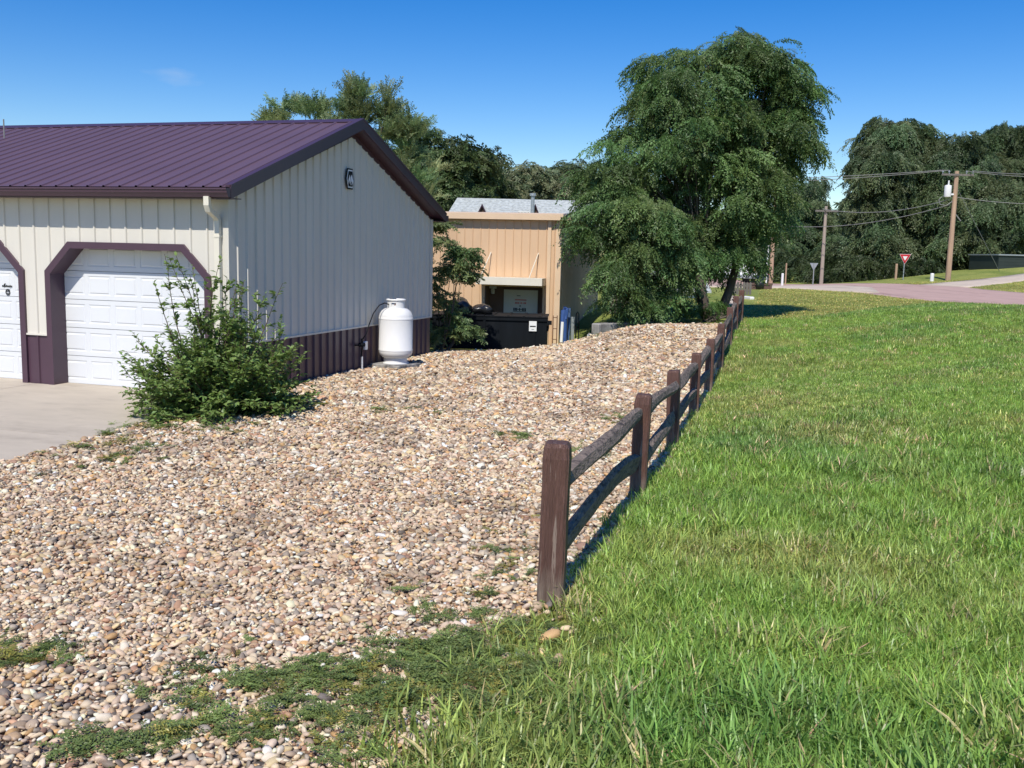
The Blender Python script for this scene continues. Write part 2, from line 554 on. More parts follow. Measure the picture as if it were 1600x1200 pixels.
# ------------------------------------------------------------------ instancing for stuff and crowns
def protos(name, meshes):
    c = bpy.data.collections.new(name)
    for i, me in enumerate(meshes):
        o = bpy.data.objects.new('%s_%02d' % (name, i), me)
        c.objects.link(o)
    return c

_trees = {}
def scatter_tree(coll):
    if coll.name in _trees:
        return _trees[coll.name]
    g = bpy.data.node_groups.new('scatter_' + coll.name, 'GeometryNodeTree')
    g.interface.new_socket('Geometry', in_out='INPUT', socket_type='NodeSocketGeometry')
    g.interface.new_socket('Geometry', in_out='OUTPUT', socket_type='NodeSocketGeometry')
    N = g.nodes.new
    i, o = N('NodeGroupInput'), N('NodeGroupOutput')
    ci = N('GeometryNodeCollectionInfo')
    ci.inputs['Collection'].default_value = coll
    ci.inputs['Separate Children'].default_value = True
    ci.inputs['Reset Children'].default_value = True
    ip = N('GeometryNodeInstanceOnPoints')
    ip.inputs['Pick Instance'].default_value = True
    def na(nm, t):
        a = N('GeometryNodeInputNamedAttribute')
        a.data_type = t
        a.inputs['Name'].default_value = nm
        return a.outputs['Attribute']
    L = g.links.new
    L(i.outputs[0], ip.inputs['Points'])
    L(ci.outputs[0], ip.inputs['Instance'])
    L(na('idx', 'INT'), ip.inputs['Instance Index'])
    L(na('rot', 'FLOAT_VECTOR'), ip.inputs['Rotation'])
    L(na('scl', 'FLOAT_VECTOR'), ip.inputs['Scale'])
    L(ip.outputs[0], o.inputs[0])
    _trees[coll.name] = g
    return g

def scatter(name, pts, rot, scl, idx, col, coll, parent=None):
    n = len(pts)
    me = bpy.data.meshes.new(name)
    me.vertices.add(n)
    me.vertices.foreach_set('co', np.asarray(pts, np.float32).ravel())
    for nm, t, key, arr in (('rot', 'FLOAT_VECTOR', 'vector', rot), ('scl', 'FLOAT_VECTOR', 'vector', scl), ('idx', 'INT', 'value', idx)):
        a = me.attributes.new(nm, t, 'POINT')
        a.data.foreach_set(key, np.asarray(arr, np.int32 if t == 'INT' else np.float32).ravel())
    a = me.attributes.new('col', 'FLOAT_COLOR', 'POINT')
    a.data.foreach_set('color', np.c_[np.asarray(col), np.ones(n)].astype(np.float32).ravel())
    o = link(name, me, parent)
    md = o.modifiers.new('scatter', 'NODES')
    md.node_group = scatter_tree(coll)
    return o

def shade_attr(me, vals):
    """per-vertex tone of the material itself (leaf-to-leaf difference)"""
    a = me.attributes.new('shade', 'FLOAT_COLOR', 'POINT')
    v = np.asarray(vals, np.float32)
    if v.ndim == 1:
        v = np.repeat(v[:, None], 3, 1)
    a.data.foreach_set('color', np.c_[v, np.ones(len(v))].astype(np.float32).ravel())

def raw_mesh(name, v, f, m, shade=None, smooth=False):
    me = bpy.data.meshes.new(name)
    me.from_pydata([tuple(p) for p in v], [], [tuple(q) for q in f])
    me.materials.append(m)
    if shade is not None:
        shade_attr(me, shade)
    if smooth:
        me.polygons.foreach_set('use_smooth', [True] * len(me.polygons))
    return me

# ================================================================== SETTING
X0, Y0, PSI = -3.865, 13.10, .295
CP, SP = math.cos(PSI), math.sin(PSI)
def gl(x, y):
    """garage axes to world: x along the front wall (positive to the right), y along the gable wall"""
    return (X0 + x * CP + y * SP, Y0 - x * SP + y * CP)

FA = np.array([.215, 4.50])
FD = np.array([math.sin(.2705), math.cos(.2705)])
FN = np.array([FD[1], -FD[0]])
def fence_pt(s, off=0):
    q = FA + FD * s + FN * off
    return float(q[0]), float(q[1])

SLAB = [gl(.06, -.0), gl(.12, -1.85), gl(.42, -4.4), gl(.9, -9), gl(-14, -9), gl(-14, 0)]
GRAVEL = [gl(.0, .02), gl(.0, 7.3), (-1.6, 22.3), (.9, 22.2), (1.75, 22.3), (3.3, 23.7), (5.1, 23.6), fence_pt(19.4, -.12), fence_pt(12, .0), fence_pt(6, .06), fence_pt(.2, .10),
          (.02, 4.2), (-.12, 3.6), (-.28, 2.9), (-.5, 1.6), (-.7, .4), (-7, .4), (-7, 3.8), gl(.9, -9), gl(.42, -4.4), gl(.12, -1.85), gl(.06, -.05)]
GA = np.array(GRAVEL)

def sheet(name, poly, lift, m, step=.35, edge_drop=.12, up=None):
    """a sheet following the terrain inside a polygon, trimmed along it"""
    bm = bmesh.new()
    vs = [bm.verts.new((x, y, 0)) for x, y in poly]
    bm.faces.new(vs)
    bmesh.ops.triangulate(bm, faces=bm.faces[:])
    xs = [p[0] for p in poly]
    ys = [p[1] for p in poly]
    for ax, a, b in (((1, 0, 0), min(xs), max(xs)), ((0, 1, 0), min(ys), max(ys))):
        k = a + step
        while k < b:
            bmesh.ops.bisect_plane(bm, geom=bm.verts[:] + bm.edges[:] + bm.faces[:], plane_co=Vector(ax) * k, plane_no=ax)
            k += step
    bmesh.ops.dissolve_degenerate(bm, edges=bm.edges[:], dist=1e-4)
    co = np.array([v.co[:] for v in bm.verts])
    z = (up if up else H)(co[:, 0], co[:, 1]) + lift
    for v, q in zip(bm.verts, z):
        v.co.z = q
    bmesh.ops.recalc_face_normals(bm, faces=bm.faces[:])
    if edge_drop:
        be = [e for e in bm.edges if len(e.link_faces) == 1]
        r = bmesh.ops.extrude_edge_only(bm, edges=be)
        for v in [g for g in r['geom'] if isinstance(g, bmesh.types.BMVert)]:
            v.co.z -= edge_drop
    me = bpy.data.meshes.new(name)
    bm.to_mesh(me)
    bm.free()
    if me.polygons and sum(p.normal.z * p.area for p in me.polygons) < 0:
        me.flip_normals()
    me.materials.append(m)
    me.polygons.foreach_set('use_smooth', [True] * len(me.polygons))
    o = link(name, me)
    return tag(o, kind='structure')

# ground: one sheet out to the horizon, fine near the camera
def axis(lo, hi, fine_lo, fine_hi, step):
    a = list(np.arange(fine_lo, fine_hi, step))
    d = step
    k = fine_hi
    while k < hi:
        a.append(k)
        d *= 1.22
        k += d
    a.append(hi)
    d = step
    k = fine_lo - step
    while k > lo:
        a.insert(0, k)
        d *= 1.3
        k -= d
    a.insert(0, lo)
    return np.array(a)
gx = axis(-3000, 3000, -12, 30, .5)
gy = axis(-3000, 5000, -2, 60, .5)
XX, YY = np.meshgrid(gx, gy)
ZZ = H(XX, YY)
ins = inside(SLAB, XX.ravel(), YY.ravel()).reshape(XX.shape)
ZZ = np.where(ins, ZZ - .25, ZZ)
gr = inside(GRAVEL, XX.ravel(), YY.ravel()).reshape(XX.shape)
ZZ = np.where(gr, ZZ - .05, ZZ)
nx, ny = len(gx), len(gy)
gv = np.c_[XX.ravel(), YY.ravel(), ZZ.ravel()]
ii = (np.arange(ny - 1)[:, None] * nx + np.arange(nx - 1)[None]).ravel()
gf = np.c_[ii, ii + 1, ii + nx + 1, ii + nx]
gme = bpy.data.meshes.new('ground')
gme.from_pydata(gv.tolist(), [], gf.tolist())
gme.materials.append(M['ground'])
gme.polygons.foreach_set('use_smooth', [True] * len(gme.polygons))
tag(link('ground', gme), kind='structure')

gravel = sheet('gravel_bed', GRAVEL, .0, M['gravel'], .4, .15)

# concrete driveway: slabs with open joints
dm = MB()
drive = tag(link('driveway', None), kind='structure')
drive.location = (X0, Y0, 0)
drive.rotation_euler = (0, 0, -PSI)
def slab_piece(pts):
    b = MB()
    b.prism([(x, y, -.13) for x, y in pts], (0, 0, .145))
    o = b.build('concrete_slab', M['concrete'], drive)
    return o
def right_edge(y):
    return float(np.interp(-y, [0, 1.85, 4.4, 9], [.06, .12, .42, .9]))
ys = [0.235, -3.05, -6.1, -9.0]
for i in range(3):
    ya, yb = ys[i] - (.006 if i else 0), ys[i + 1] + .006
    x1 = -3.28
    slab_piece([(x1 + .006, yb), (right_edge(yb), yb), (right_edge(max(min(ya, 0), -1.85)), max(min(ya, 0), -1.85)) if i == 0 else (right_edge(ya), ya), (right_edge(min(ya, 0)), min(ya, -.02)), (x1 + .006, min(ya, -.02))][:5])
    for xa, xb in ((-3.28, -6.6), (-6.6, -10), (-10, -14)):
        slab_piece([(xb + .006, yb), (xa - .006, yb), (xa - .006, min(ya, -.02)), (xb + .006, min(ya, -.02))])

for a_, b2_ in ((.32, 3.0), (3.47, 6.15), (6.64, 9.32)):
    slab_piece([(-b2_, -.014), (-a_, -.014), (-a_, .30), (-b2_, .30)])

# road beyond the lawn
ROAD = [(4.5, 62), (9, 55), (12.96, 49.4), (14.5, 47.8), (15.3, 44), (15.0, 38), (15.4, 33.4), (16, 26), (17, 12), (18, -6), (26, -6), (25, 12), (23.6, 30), (23.0, 43.5), (23.5, 48), (24.7, 54.5), (24.0, 61), (22.7, 69), (21, 78), (19, 90), (4.5, 90)]
sheet('road', ROAD, .012, M['road'], 1.2, .05)
sheet('gravel_apron', [(9.3, 49.8), (13.7, 46.6), (15.3, 42.4), (16.1, 42.6), (18.5, 50), (20, 60), (15, 64), (8, 62), (6, 58)], .05, M['dusty'], 1.2, .05)
DRIVE2 = [(24.2, 51.6), (24.1, 57.5), (26.2, 59.4), (29.5, 61.2), (33, 63.2), (45, 68.5), (45, 64.4), (36, 60.8), (30.8, 58.2), (27, 54.8)]
sheet('side_driveway', DRIVE2, .03, M['dusty'], 1.2, .04)

# ================================================================== GARAGE
garage = empty('garage', (X0, Y0, 0), -PSI, 'long cream metal garage with plum ribbed roof, plum wainscot and white overhead doors', 'garage')
GW, ZW, ZE, SLOPE = 7.305, .75, 2.72, .34
YR = GW / 2
FRONT_LEN = 12.6
def wall_top(g):
    return ZE + SLOPE * min(g, GW - g)

def ribbed(name, m, u0, u1, ribs, zb, zt, place, rh=.02, rw=.021, rt=.009, parent=None, breaks=(), th=.0):
    """one ribbed steel sheet: u along the wall, zb(u)..zt(u) its height; place(u,h,z) -> local point"""
    us = [(u0, 0.0), (u1, 0.0)]
    for c in ribs:
        if u0 + rw <= c <= u1 - rw + 1e-6:
            us += [(c - rw, 0), (c - rt, rh), (c + rt, rh), (c + rw, 0)]
    base = sorted(us)
    bu = [q[0] for q in base]
    bh = [q[1] for q in base]
    for k in breaks:
        if u0 < k < u1:
            us.append((k, float(np.interp(k, bu, bh))))
    us.sort()
    b = MB()
    for (a, ha), (c, hc) in zip(us[:-1], us[1:]):
        if c - a < 1e-5:
            continue
        e = 1e-4
        za0, zc0, za1, zc1 = zb(a + e), zb(c - e), zt(a + e), zt(c - e)
        if za1 - za0 < .003 and zc1 - zc0 < .003:
            continue
        b.quad(place(a, ha, za0), place(c, hc, zc0), place(c, hc, zc1), place(a, ha, za1))
    if not b.v:
        return None
    return b.build(name, m, parent)

# openings in the front wall, in s = distance to the left of the corner
DOORS = [(.284, 3.05), (3.43, 6.196), (6.6, 9.366)]
ZH, ZD, DD = 2.10, 1.675, .42
TRW = .095
def opening_top(s):
    for a, b in DOORS:
        if a < s < b:
            if s < a + DD:
                return ZD + (ZH - ZD) * (s - a) / DD
            if s > b - DD:
                return ZD + (ZH - ZD) * (b - s) / DD
            return ZH
    return ZW
fr_ribs = [.336 + .2635 * k for k in range(-1, 48)]
brk = [q for a, b in DOORS for q in (a, a + DD, b - DD, b)]
fp = lambda s, h, z: (-s, -.002 - h, z)
k = .336 - .2635 - .1317
while k < FRONT_LEN:
    k2 = min(k + .7905, FRONT_LEN)
    ribbed('wall_panel', M['white_steel'], max(k, .02), k2, fr_ribs, opening_top, lambda s: ZE, fp, parent=garage, breaks=brk)
    k = k2
for a, b in ((.10, .284), (3.05, 3.43), (6.196, 6.6), (9.366, 12.6)):
    ribbed('wainscot_panel', M['plum_steel'], a, b, [(a + b) / 2] if b - a < 1 else fr_ribs, lambda s: -.03, lambda s: ZW - .012, fp, parent=garage)
    t = MB()
    t.box(-b, -a, -.03, -.003, ZW - .02, ZW + .006)
    t.build('wainscot_cap', M['white_steel'], garage)
t = MB()
t.box(-FRONT_LEN, .0, .03, GW - .03, -.05, .02)
# gable wall
gb_ribs = [.18 + .237 * k for k in range(0, 31)]
gp = lambda g, h, z: (.002 + h, g, z)
k = .18 - .1185
while k < GW - .04:
    k2 = min(k + .948, GW - .03)
    if GW - .03 - k2 < .15:
        k2 = GW - .03
    ribbed('wall_panel', M['white_steel'], k, k2, gb_ribs, lambda g: ZW, wall_top, gp, rh=.026, parent=garage, breaks=(YR,))
    ribbed('wainscot_panel', M['plum_steel'], k, k2, gb_ribs, lambda g: -.12, lambda g: ZW - .012, gp, rh=.026, parent=garage)
    k = k2
t = MB()
t.box(.003, .032, .05, GW, ZW - .022, ZW + .006)
t.build('wainscot_cap', M['white_steel'], garage)
# back and far end, plain
t = MB()
t.box(-FRONT_LEN, -.01, GW - .02, GW, -.1, ZE)
t.box(-FRONT_LEN - .02, -FRONT_LEN, 0, GW, -.1, ZE)
t.build('back_wall', M['white_steel'], garage)
# corner trims
t = MB()
t.box(-.10, .012, -.030, -.004, ZW, ZE)
t.box(.004, .012, -.004, .10, ZW, ZE)
t.build('corner_trim', M['white_steel'], garage)
t = MB()
t.box(-.10, .012, -.030, -.004, -.04, ZW - .002)
t.box(.004, .012, -.004, .10, -.1, ZW - .002)
t.build('corner_trim', M['plum_steel'], garage)
t = MB()
t.box(.004, .030, GW - .08, GW + .02, ZW, ZE + .02)
t.box(-.1, .004, GW + .001, GW + .02, ZW, ZE)
t.build('corner_trim', M['white_steel'], garage)
# roof sheets
OV, OG = .28, .20
def roof_z(y):
    return 4.24 - .352 * abs(y - YR)
rf_ribs = [.1317 + .2635 * k for k in range(-1, 50)]
yl = np.linspace(-OV, YR, 2)
def roof_place(side):
    n = Vector((0, -.352, 1)).normalized() if side == 0 else Vector((0, .352, 1)).normalized()
    def f(u, h, t):
        y = (-OV + (YR + OV) * t) if side == 0 else (GW + OV - (YR + OV) * t)
        return Vector((OG - u, y, roof_z(y))) + n * h
    return f
for side in (0, 1):
    k = 0.0
    while k < FRONT_LEN + OG:
        k2 = min(k + .7905, FRONT_LEN + OG)
        ribbed('roof_panel', M['plum_roof'], k, k2, rf_ribs, lambda u: 0.0, lambda u: 1.0, roof_place(side), rh=.018, rw=.022, rt=.012, parent=garage)
        k = k2
t = MB()
for sgn in (-1, 1):
    y1 = YR + sgn * .19
    t.prism([(OG + .012, YR, 4.24 + .024), (OG + .012, y1, roof_z(y1) + .022), (OG + .012, y1, roof_z(y1) + .012), (OG + .012, YR, 4.24 + .012)], (-FRONT_LEN - OG, 0, 0))
t.build('ridge_cap', M['plum_trim'], garage)
# rake trim boards (two), soffits
for side in (0, 1):
    ya, yb = (-OV, YR) if side == 0 else (GW + OV, YR)
    t = MB()
    pts = [(OG + .002, ya, roof_z(ya) + .028), (OG + .002, yb, roof_z(yb) + .028), (OG + .002, yb, roof_z(yb) - .155), (OG + .002, ya, roof_z(ya) - .155)]
    t.prism(pts, (.022, 0, 0))
    t.prism([(OG + .03, ya, roof_z(ya) + .030), (OG + .03, yb, roof_z(yb) + .030), (OG + .03, yb, roof_z(yb) - .0), (OG + .03, ya, roof_z(ya) - .0)], (-.09, 0, 0))
    t.build('rake_trim', M['plum_trim'], garage)
    t = MB()
    t.prism([(.0, ya, roof_z(ya) - .15), (.0, yb, roof_z(yb) - .15), (OG, yb, roof_z(yb) - .15), (OG, ya, roof_z(ya) - .15)], (0, 0, -.012))
    t.build('soffit', M['plum_trim'], garage)
    # block between soffit and wall top
t = MB()
t.box(-FRONT_LEN, OG, -OV, -.003, ZE - .012, ZE)
t.build('soffit', M['plum_trim'], garage)
t = MB()
t.box(-FRONT_LEN, OG, GW + .003, GW + OV, ZE - .012, ZE)
t.build('soffit', M['plum_trim'], garage)
t = MB()
t.prism([(-.02, .0, ZE - .03), (-.02, YR, wall_top(YR) - .03), (-.02, YR, roof_z(YR) - .03), (-.02, 0, roof_z(0) - .03)], (.015, 0, 0))
t.prism([(-.02, GW, ZE - .03), (-.02, YR, wall_top(YR) - .03), (-.02, YR, roof_z(YR) - .03), (-.02, GW, roof_z(GW) - .03)], (.015, 0, 0))
t.build('gable_backing', M['plum_trim'], garage)
# fascia + gutter along the front eave
t = MB()
t.box(-FRONT_LEN, OG + .0, -OV - .01, -OV + .015, ZE - .015, roof_z(-OV) - .012)
t.build('fascia', M['plum_trim'], garage)
t = MB()
prof = [(-.012, .118), (-.012, .0), (-.060, .0), (-.078, .030), (-.100, .058), (-.106, .090), (-.118, .096), (-.118, .118), (-.110, .118), (-.110, .104), (-.098, .096), (-.090, .062), (-.070, .034), (-.056, .008), (-.020, .008), (-.020, .118)]
t.prism([(-FRONT_LEN, -OV + p, ZE - .0 + z) for p, z in prof], (FRONT_LEN + OG + .02, 0, 0))
t.build('gutter', M['plum_steel'], garage)
t = MB()
t.prism([(-FRONT_LEN, GW + OV - p, ZE - .0 + z) for p, z in prof][::-1], (FRONT_LEN + OG + .02, 0, 0))
t.box(-FRONT_LEN, OG, GW + OV - .015, GW + OV + .01, ZE - .015, roof_z(GW + OV) - .012)
t.box(OG + .02, OG + .024, GW + OV + .012, GW + OV + .118, ZE, ZE + .118)
t.build('gutter', M['plum_trim'], garage)
t = MB()
t.prism([(OG + .02, -OV + p, ZE + z) for p, z in [(-.012, .118), (-.012, 0), (-.060, 0), (-.078, .03), (-.1, .058), (-.106, .09), (-.118, .096), (-.118, .118)]], (.004, 0, 0))
t.build('gutter_end', M['plum_steel'], garage)
# downspout, square tube with two elbows
def square_tube(b, pts, w, d):
    pts = [Vector(p) for p in pts]
    vs = []
    for i, p in enumerate(pts):
        a = (pts[i] - pts[i - 1]).normalized() if i else (pts[1] - pts[0]).normalized()
        c = (pts[i + 1] - pts[i]).normalized() if i < len(pts) - 1 else a
        dr = (a + c).normalized()
        side = Vector((1, 0, 0))
        if abs(dr.x) > .6:
            side = Vector((0, 1, 0)).cross(dr).normalized()
        fr = dr.cross(side).normalized()
        side = fr.cross(dr).normalized()
        vs += [p + side * w * sx + fr * d * sy for sx, sy in ((-.5, -.5), (.5, -.5), (.5, .5), (-.5, .5))]
    fs = []
    for i in range(len(pts) - 1):
        fs += [(4 * i + k, 4 * i + (k + 1) % 4, 4 * i + 4 + (k + 1) % 4, 4 * i + 4 + k) for k in range(4)]
    fs += [(3, 2, 1, 0), tuple(range(4 * len(pts) - 4, 4 * len(pts)))]
    b.add(vs, fs)
t = MB()
square_tube(t, [(-.10, -OV - .058, ZE + .01), (-.10, -OV - .058, ZE - .10), (-.105, -OV - .02, ZE - .17), (-.125, -.12, ZE - .24), (-.128, -.075, ZE - .29), (-.128, -.072, .12), (-.128, -.14, .05)], .078, .06)
for z in (2.2, 1.2):
    t.box(-.175, -.08, -.108, -.032, z, z + .03)
t.build('downspout', M['cream_trim'], garage)
# overhead doors in octagonal recesses
def octagon(a, b, inset):
    k = inset * (math.sqrt(2) - 1) if False else inset * .42
    return [(a + inset, -.03), (a + inset, ZD - k), (a + DD + k, ZH - inset), (b - DD - k, ZH - inset), (b - inset, ZD - k), (b - inset, -.03)]
DEP = .245
for di, (a, b) in enumerate(DOORS):
    o1, o2 = octagon(a, b, 0), octagon(a, b, TRW)
    t = MB()
    for i in range(5):
        p, q, r_, s_ = o1[i], o1[i + 1], o2[i + 1], o2[i]
        e = -.040
        t.quad((-p[0], e, p[1]), (-q[0], e, q[1]), (-r_[0], e, r_[1]), (-s_[0], e, s_[1]))
        t.quad((-p[0], e, p[1]), (-p[0], .0, p[1]), (-q[0], .0, q[1]), (-q[0], e, q[1]))
    t.build('door_trim', M['plum_steel'], garage)
    t = MB()
    for i in range(5):
        s_, r_ = o2[i], o2[i + 1]
        t.quad((-s_[0], -.040, s_[1]), (-r_[0], -.040, r_[1]), (-r_[0], DEP, r_[1]), (-s_[0], DEP, s_[1]))
    t.build('door_jamb', M['plum_steel'], garage)
    door = MB()
    door.box(-b + .02, -a - .02, DEP + .05, DEP + .07, 0, ZH)
    door = door.build('garage_door', M['door_white'], garage)
    NS, sh = 5, (ZH - .015) / 5
    me = None
    for r in range(NS):
        if me is None:
            t = MB()
            W_, cols = b - a - .04, 6
            ub = [0]
            cells = []
            cw = W_ / cols
            z0, z1 = .004, sh - .004
            # face grid with holes for the raised panels
            zz = [z0, z0 + .065, z1 - .065, z1]
            for c in range(cols):
                xa, xb = c * cw, (c + 1) * cw
                xi, xj = xa + .033, xb - .033
                t.quad((xa, 0, zz[0]), (xb, 0, zz[0]), (xb, 0, zz[1]), (xa, 0, zz[1]))
                t.quad((xa, 0, zz[2]), (xb, 0, zz[2]), (xb, 0, zz[3]), (xa, 0, zz[3]))
                t.quad((xa, 0, zz[1]), (xi, 0, zz[1]), (xi, 0, zz[2]), (xa, 0, zz[2]))
                t.quad((xj, 0, zz[1]), (xb, 0, zz[1]), (xb, 0, zz[2]), (xj, 0, zz[2]))
                rings = [(0, 0), (.012, .007), (.024, .007), (.038, -.001)]
                prev = None
                for ins_, dep in rings:
                    rg = [(xi + ins_, dep, zz[1] + ins_), (xj - ins_, dep, zz[1] + ins_), (xj - ins_, dep, zz[2] - ins_), (xi + ins_, dep, zz[2] - ins_)]
                    if prev:
                        for q in range(4):
                            t.quad(prev[q], prev[(q + 1) % 4], rg[(q + 1) % 4], rg[q])
                    prev = rg
                t.quad(*prev)
            t.quad((0, 0, z1), (W_, 0, z1), (W_, .04, z1 + .003), (0, .04, z1 + .003))
            t.quad((0, .04, z0 - .003), (W_, .04, z0 - .003), (W_, 0, z0), (0, 0, z0))
            me = t.mesh('door_section', M['door_white'])
        s_o = link('door_section', me, door)
        s_o.location = (-b + .02, DEP + .004, .012 + r * sh)
    t = MB()
    t.box(-b + .02, -a - .02, DEP - .002, DEP + .03, -.01, .016)
    t.build('door_seal', M['black'], door)
    if di == 1:
        # small printed script and round badge on the right-hand part of the door
        t = MB()
        cx, cz = -a - .57, 1.41
        yy = DEP - .004
        import random as _rn
        r2 = _rn.Random(3)
        pts = [(cx - .10 + .012 * i, yy, cz + (.016 if i % 2 else -.004) * r2.uniform(.5, 1.2)) for i in range(16)]
        t.tube(pts, .008, 4)
        t.tube([(cx - .07, yy, cz - .01), (cx - .055, yy, cz + .035), (cx - .04, yy, cz + .04)], .008, 4)
        ring = [(cx + .035 * math.cos(q), yy, cz - .085 + .042 * math.sin(q)) for q in np.linspace(0, 2 * math.pi, 17)]
        t.tube(ring, .008, 4)
        t.box(cx - .014, cx + .014, yy - .002, yy + .002, cz - .078, cz - .060)
        t.box(cx - .010, cx + .010, yy - .002, yy + .002, cz - .112, cz - .096)
        t.build('door_decal', M['print_black'], door)
# hexagonal emblem on the gable
t = MB()
EG, EZ = 3.515, 3.262
def hexa(w, h, x):
    return [(x, EG - w * .62, EZ + h), (x, EG + w * .62, EZ + h), (x, EG + w, EZ), (x, EG + w * .62, EZ - h), (x, EG - w * .62, EZ - h), (x, EG - w, EZ)]
t.prism(hexa(.150, .172, .030), (.012, 0, 0), 0)
t.prism(hexa(.128, .148, .0425), (.004, 0, 0), 1)
t.prism(hexa(.108, .126, .047), (.004, 0, 0), 0)
xf = .0515
for poly in ([(-.105, -.045), (-.045, .075), (.03, -.115), (.005, -.122), (-.045, -.01), (-.075, -.10)], [(.0, .03), (.045, .085), (.105, -.045), (.075, -.105), (.045, -.03), (.03, -.06)]):
    t.prism([(xf, EG + p * .86, EZ + q * .86) for p, q in poly], (.004, 0, 0), 1)
t.build('emblem', [M['black'], M['grey_paint']], garage)
# gas stub and socket box on the wainscot
t = MB()
t.tube([(.035, 4.02, .44), (.055, 4.02, .44)], .012, 8)
t.bev(.03, .075, 4.05, 4.16, .33, .48, .01)
t.build('socket_box', M['white'], garage)
t = MB()
t.tube([(.03, 3.72, .44), (.10, 3.74, .44), (.10, 3.95, .44), (.06, 4.02, .44)], .014, 8)
t.lathe([(.0, -.03), (.055, -.03), (.065, 0), (.055, .03), (0, .03)], 12, (.10, 3.86, .44))
t.tube([(.10, 3.86, .47), (.10, 3.86, .55)], .016, 8)
t.tube([(.10, 3.86, .41), (.09, 3.86, .22)], .012, 8)
t.build('gas_regulator', M['dumpster'], garage)
t = MB()
t.tube([(.10, 3.87, -.05), (.10, 3.87, .23)], .018, 10)
t.build('gas_riser', M['white'], garage)
# fine aerial behind the ridge at the left edge
p = at(6, 197, 17.5)
ant = MB()
ant.tube([(0, 0, -1.8), (0, 0, .12)], .012, 6)
o = ant.build('aerial', M['wire'])
o.location = p
tag(o, 'thin dark aerial stub just showing above the plum roof ridge at the far left', 'aerial')

# ================================================================== PROPANE TANK
tx, ty = gl(.44, 4.55)
tz = h1(tx, ty)
pad = MB()
pad.bev(-.33, .33, -.33, .33, -.06, .075, .012)
o = pad.build('paver_slab', M['old_concrete'])
o.location = (tx, ty, tz)
o.rotation_euler = (0, 0, -PSI - .25)
tag(o, 'square grey concrete paver lying on the gravel under the white gas tank', 'paver')
tank = empty('propane_tank', (tx, ty, tz + .075), 1.66, 'upright white propane gas tank standing beside the garage gable wall', 'gas tank')
t = MB()
RT = .305
prof = [(0.02, .09), (.15, .092), (.235, .115), (.285, .155), (.302, .20), (.303, .235), (.308, .238), (.308, .262), (RT, .265), (RT, .80), (.309, .803), (.309, .828), (RT, .832), (.303, .86), (.288, .905), (.255, .955), (.20, .992), (.12, 1.01), (.02, 1.015)]
t.lathe(prof, 48)
smooth_by_angle(t.build('tank_body', M['tank'], tank), 50)
t = MB()
t.lathe([(.215, .0), (.235, .0), (.235, .018), (.212, .03), (.212, .115), (.200, .115), (.200, .02), (.215, .0)], 40)
smooth_by_angle(t.build('foot_ring', M['tank'], tank), 40)
# collar: a ring with a gap and hand holes
t = MB()
n = 48
def collar_r(z): return .158 if z < 1.13 else .158 + (z - 1.13) * .35
gap = {0, 1, 2, 3, 4, 5, 6}
hole = {20, 21, 22, 23, 36, 37, 38, 39}
zs = [1.0, 1.055, 1.10, 1.135, 1.145]
for kk in range(n):
    for j in range(4):
        if kk in gap and j > 0:
            continue
        if kk in hole and j == 1:
            continue
        a0, a1 = 2 * math.pi * kk / n, 2 * math.pi * (kk + 1) / n
        for rr, flip in ((.158, False), (.150, True)):
            q = [(rr * math.cos(a0), rr * math.sin(a0), zs[j]), (rr * math.cos(a1), rr * math.sin(a1), zs[j]), (rr * math.cos(a1), rr * math.sin(a1), zs[j + 1]), (rr * math.cos(a0), rr * math.sin(a0), zs[j + 1])]
            t.quad(*(q[::-1] if flip else q))
t.tube([(.160 * math.cos(q), .160 * math.sin(q), 1.148) for q in np.linspace(2 * math.pi * 7 / n, 2 * math.pi, 44)], .018, 8)
smooth_by_angle(t.build('collar', M['tank'], tank), 50)
t = MB()
t.lathe([(0, 1.0), (.04, 1.0), (.035, 1.06), (.02, 1.06), (.02, 1.09), (.035, 1.09), (.035, 1.11), (0, 1.11)], 12)
t.tube([(.0, 0, 1.05), (.05, 0, 1.05)], .014, 8)
t.build('valve', M['rust'], tank)
# black hose from the tank valve to the regulator
t = MB()
g0 = (tx, ty)
hp = []
for x, y, z in ((.36, 4.42, 1.13), (.33, 4.30, 1.16), (.27, 4.20, 1.12), (.20, 4.11, .98), (.15, 4.06, .80), (.12, 4.0, .62), (.10, 3.9, .54)):
    q = gl(x, y)
    hp.append((q[0], q[1], z))
t.tube(hp, .011, 6)
o = t.build('gas_hose', M['black'], None, True)
tag(o, 'thin black gas hose looping from the white tank to the plum wainscot', 'hose')

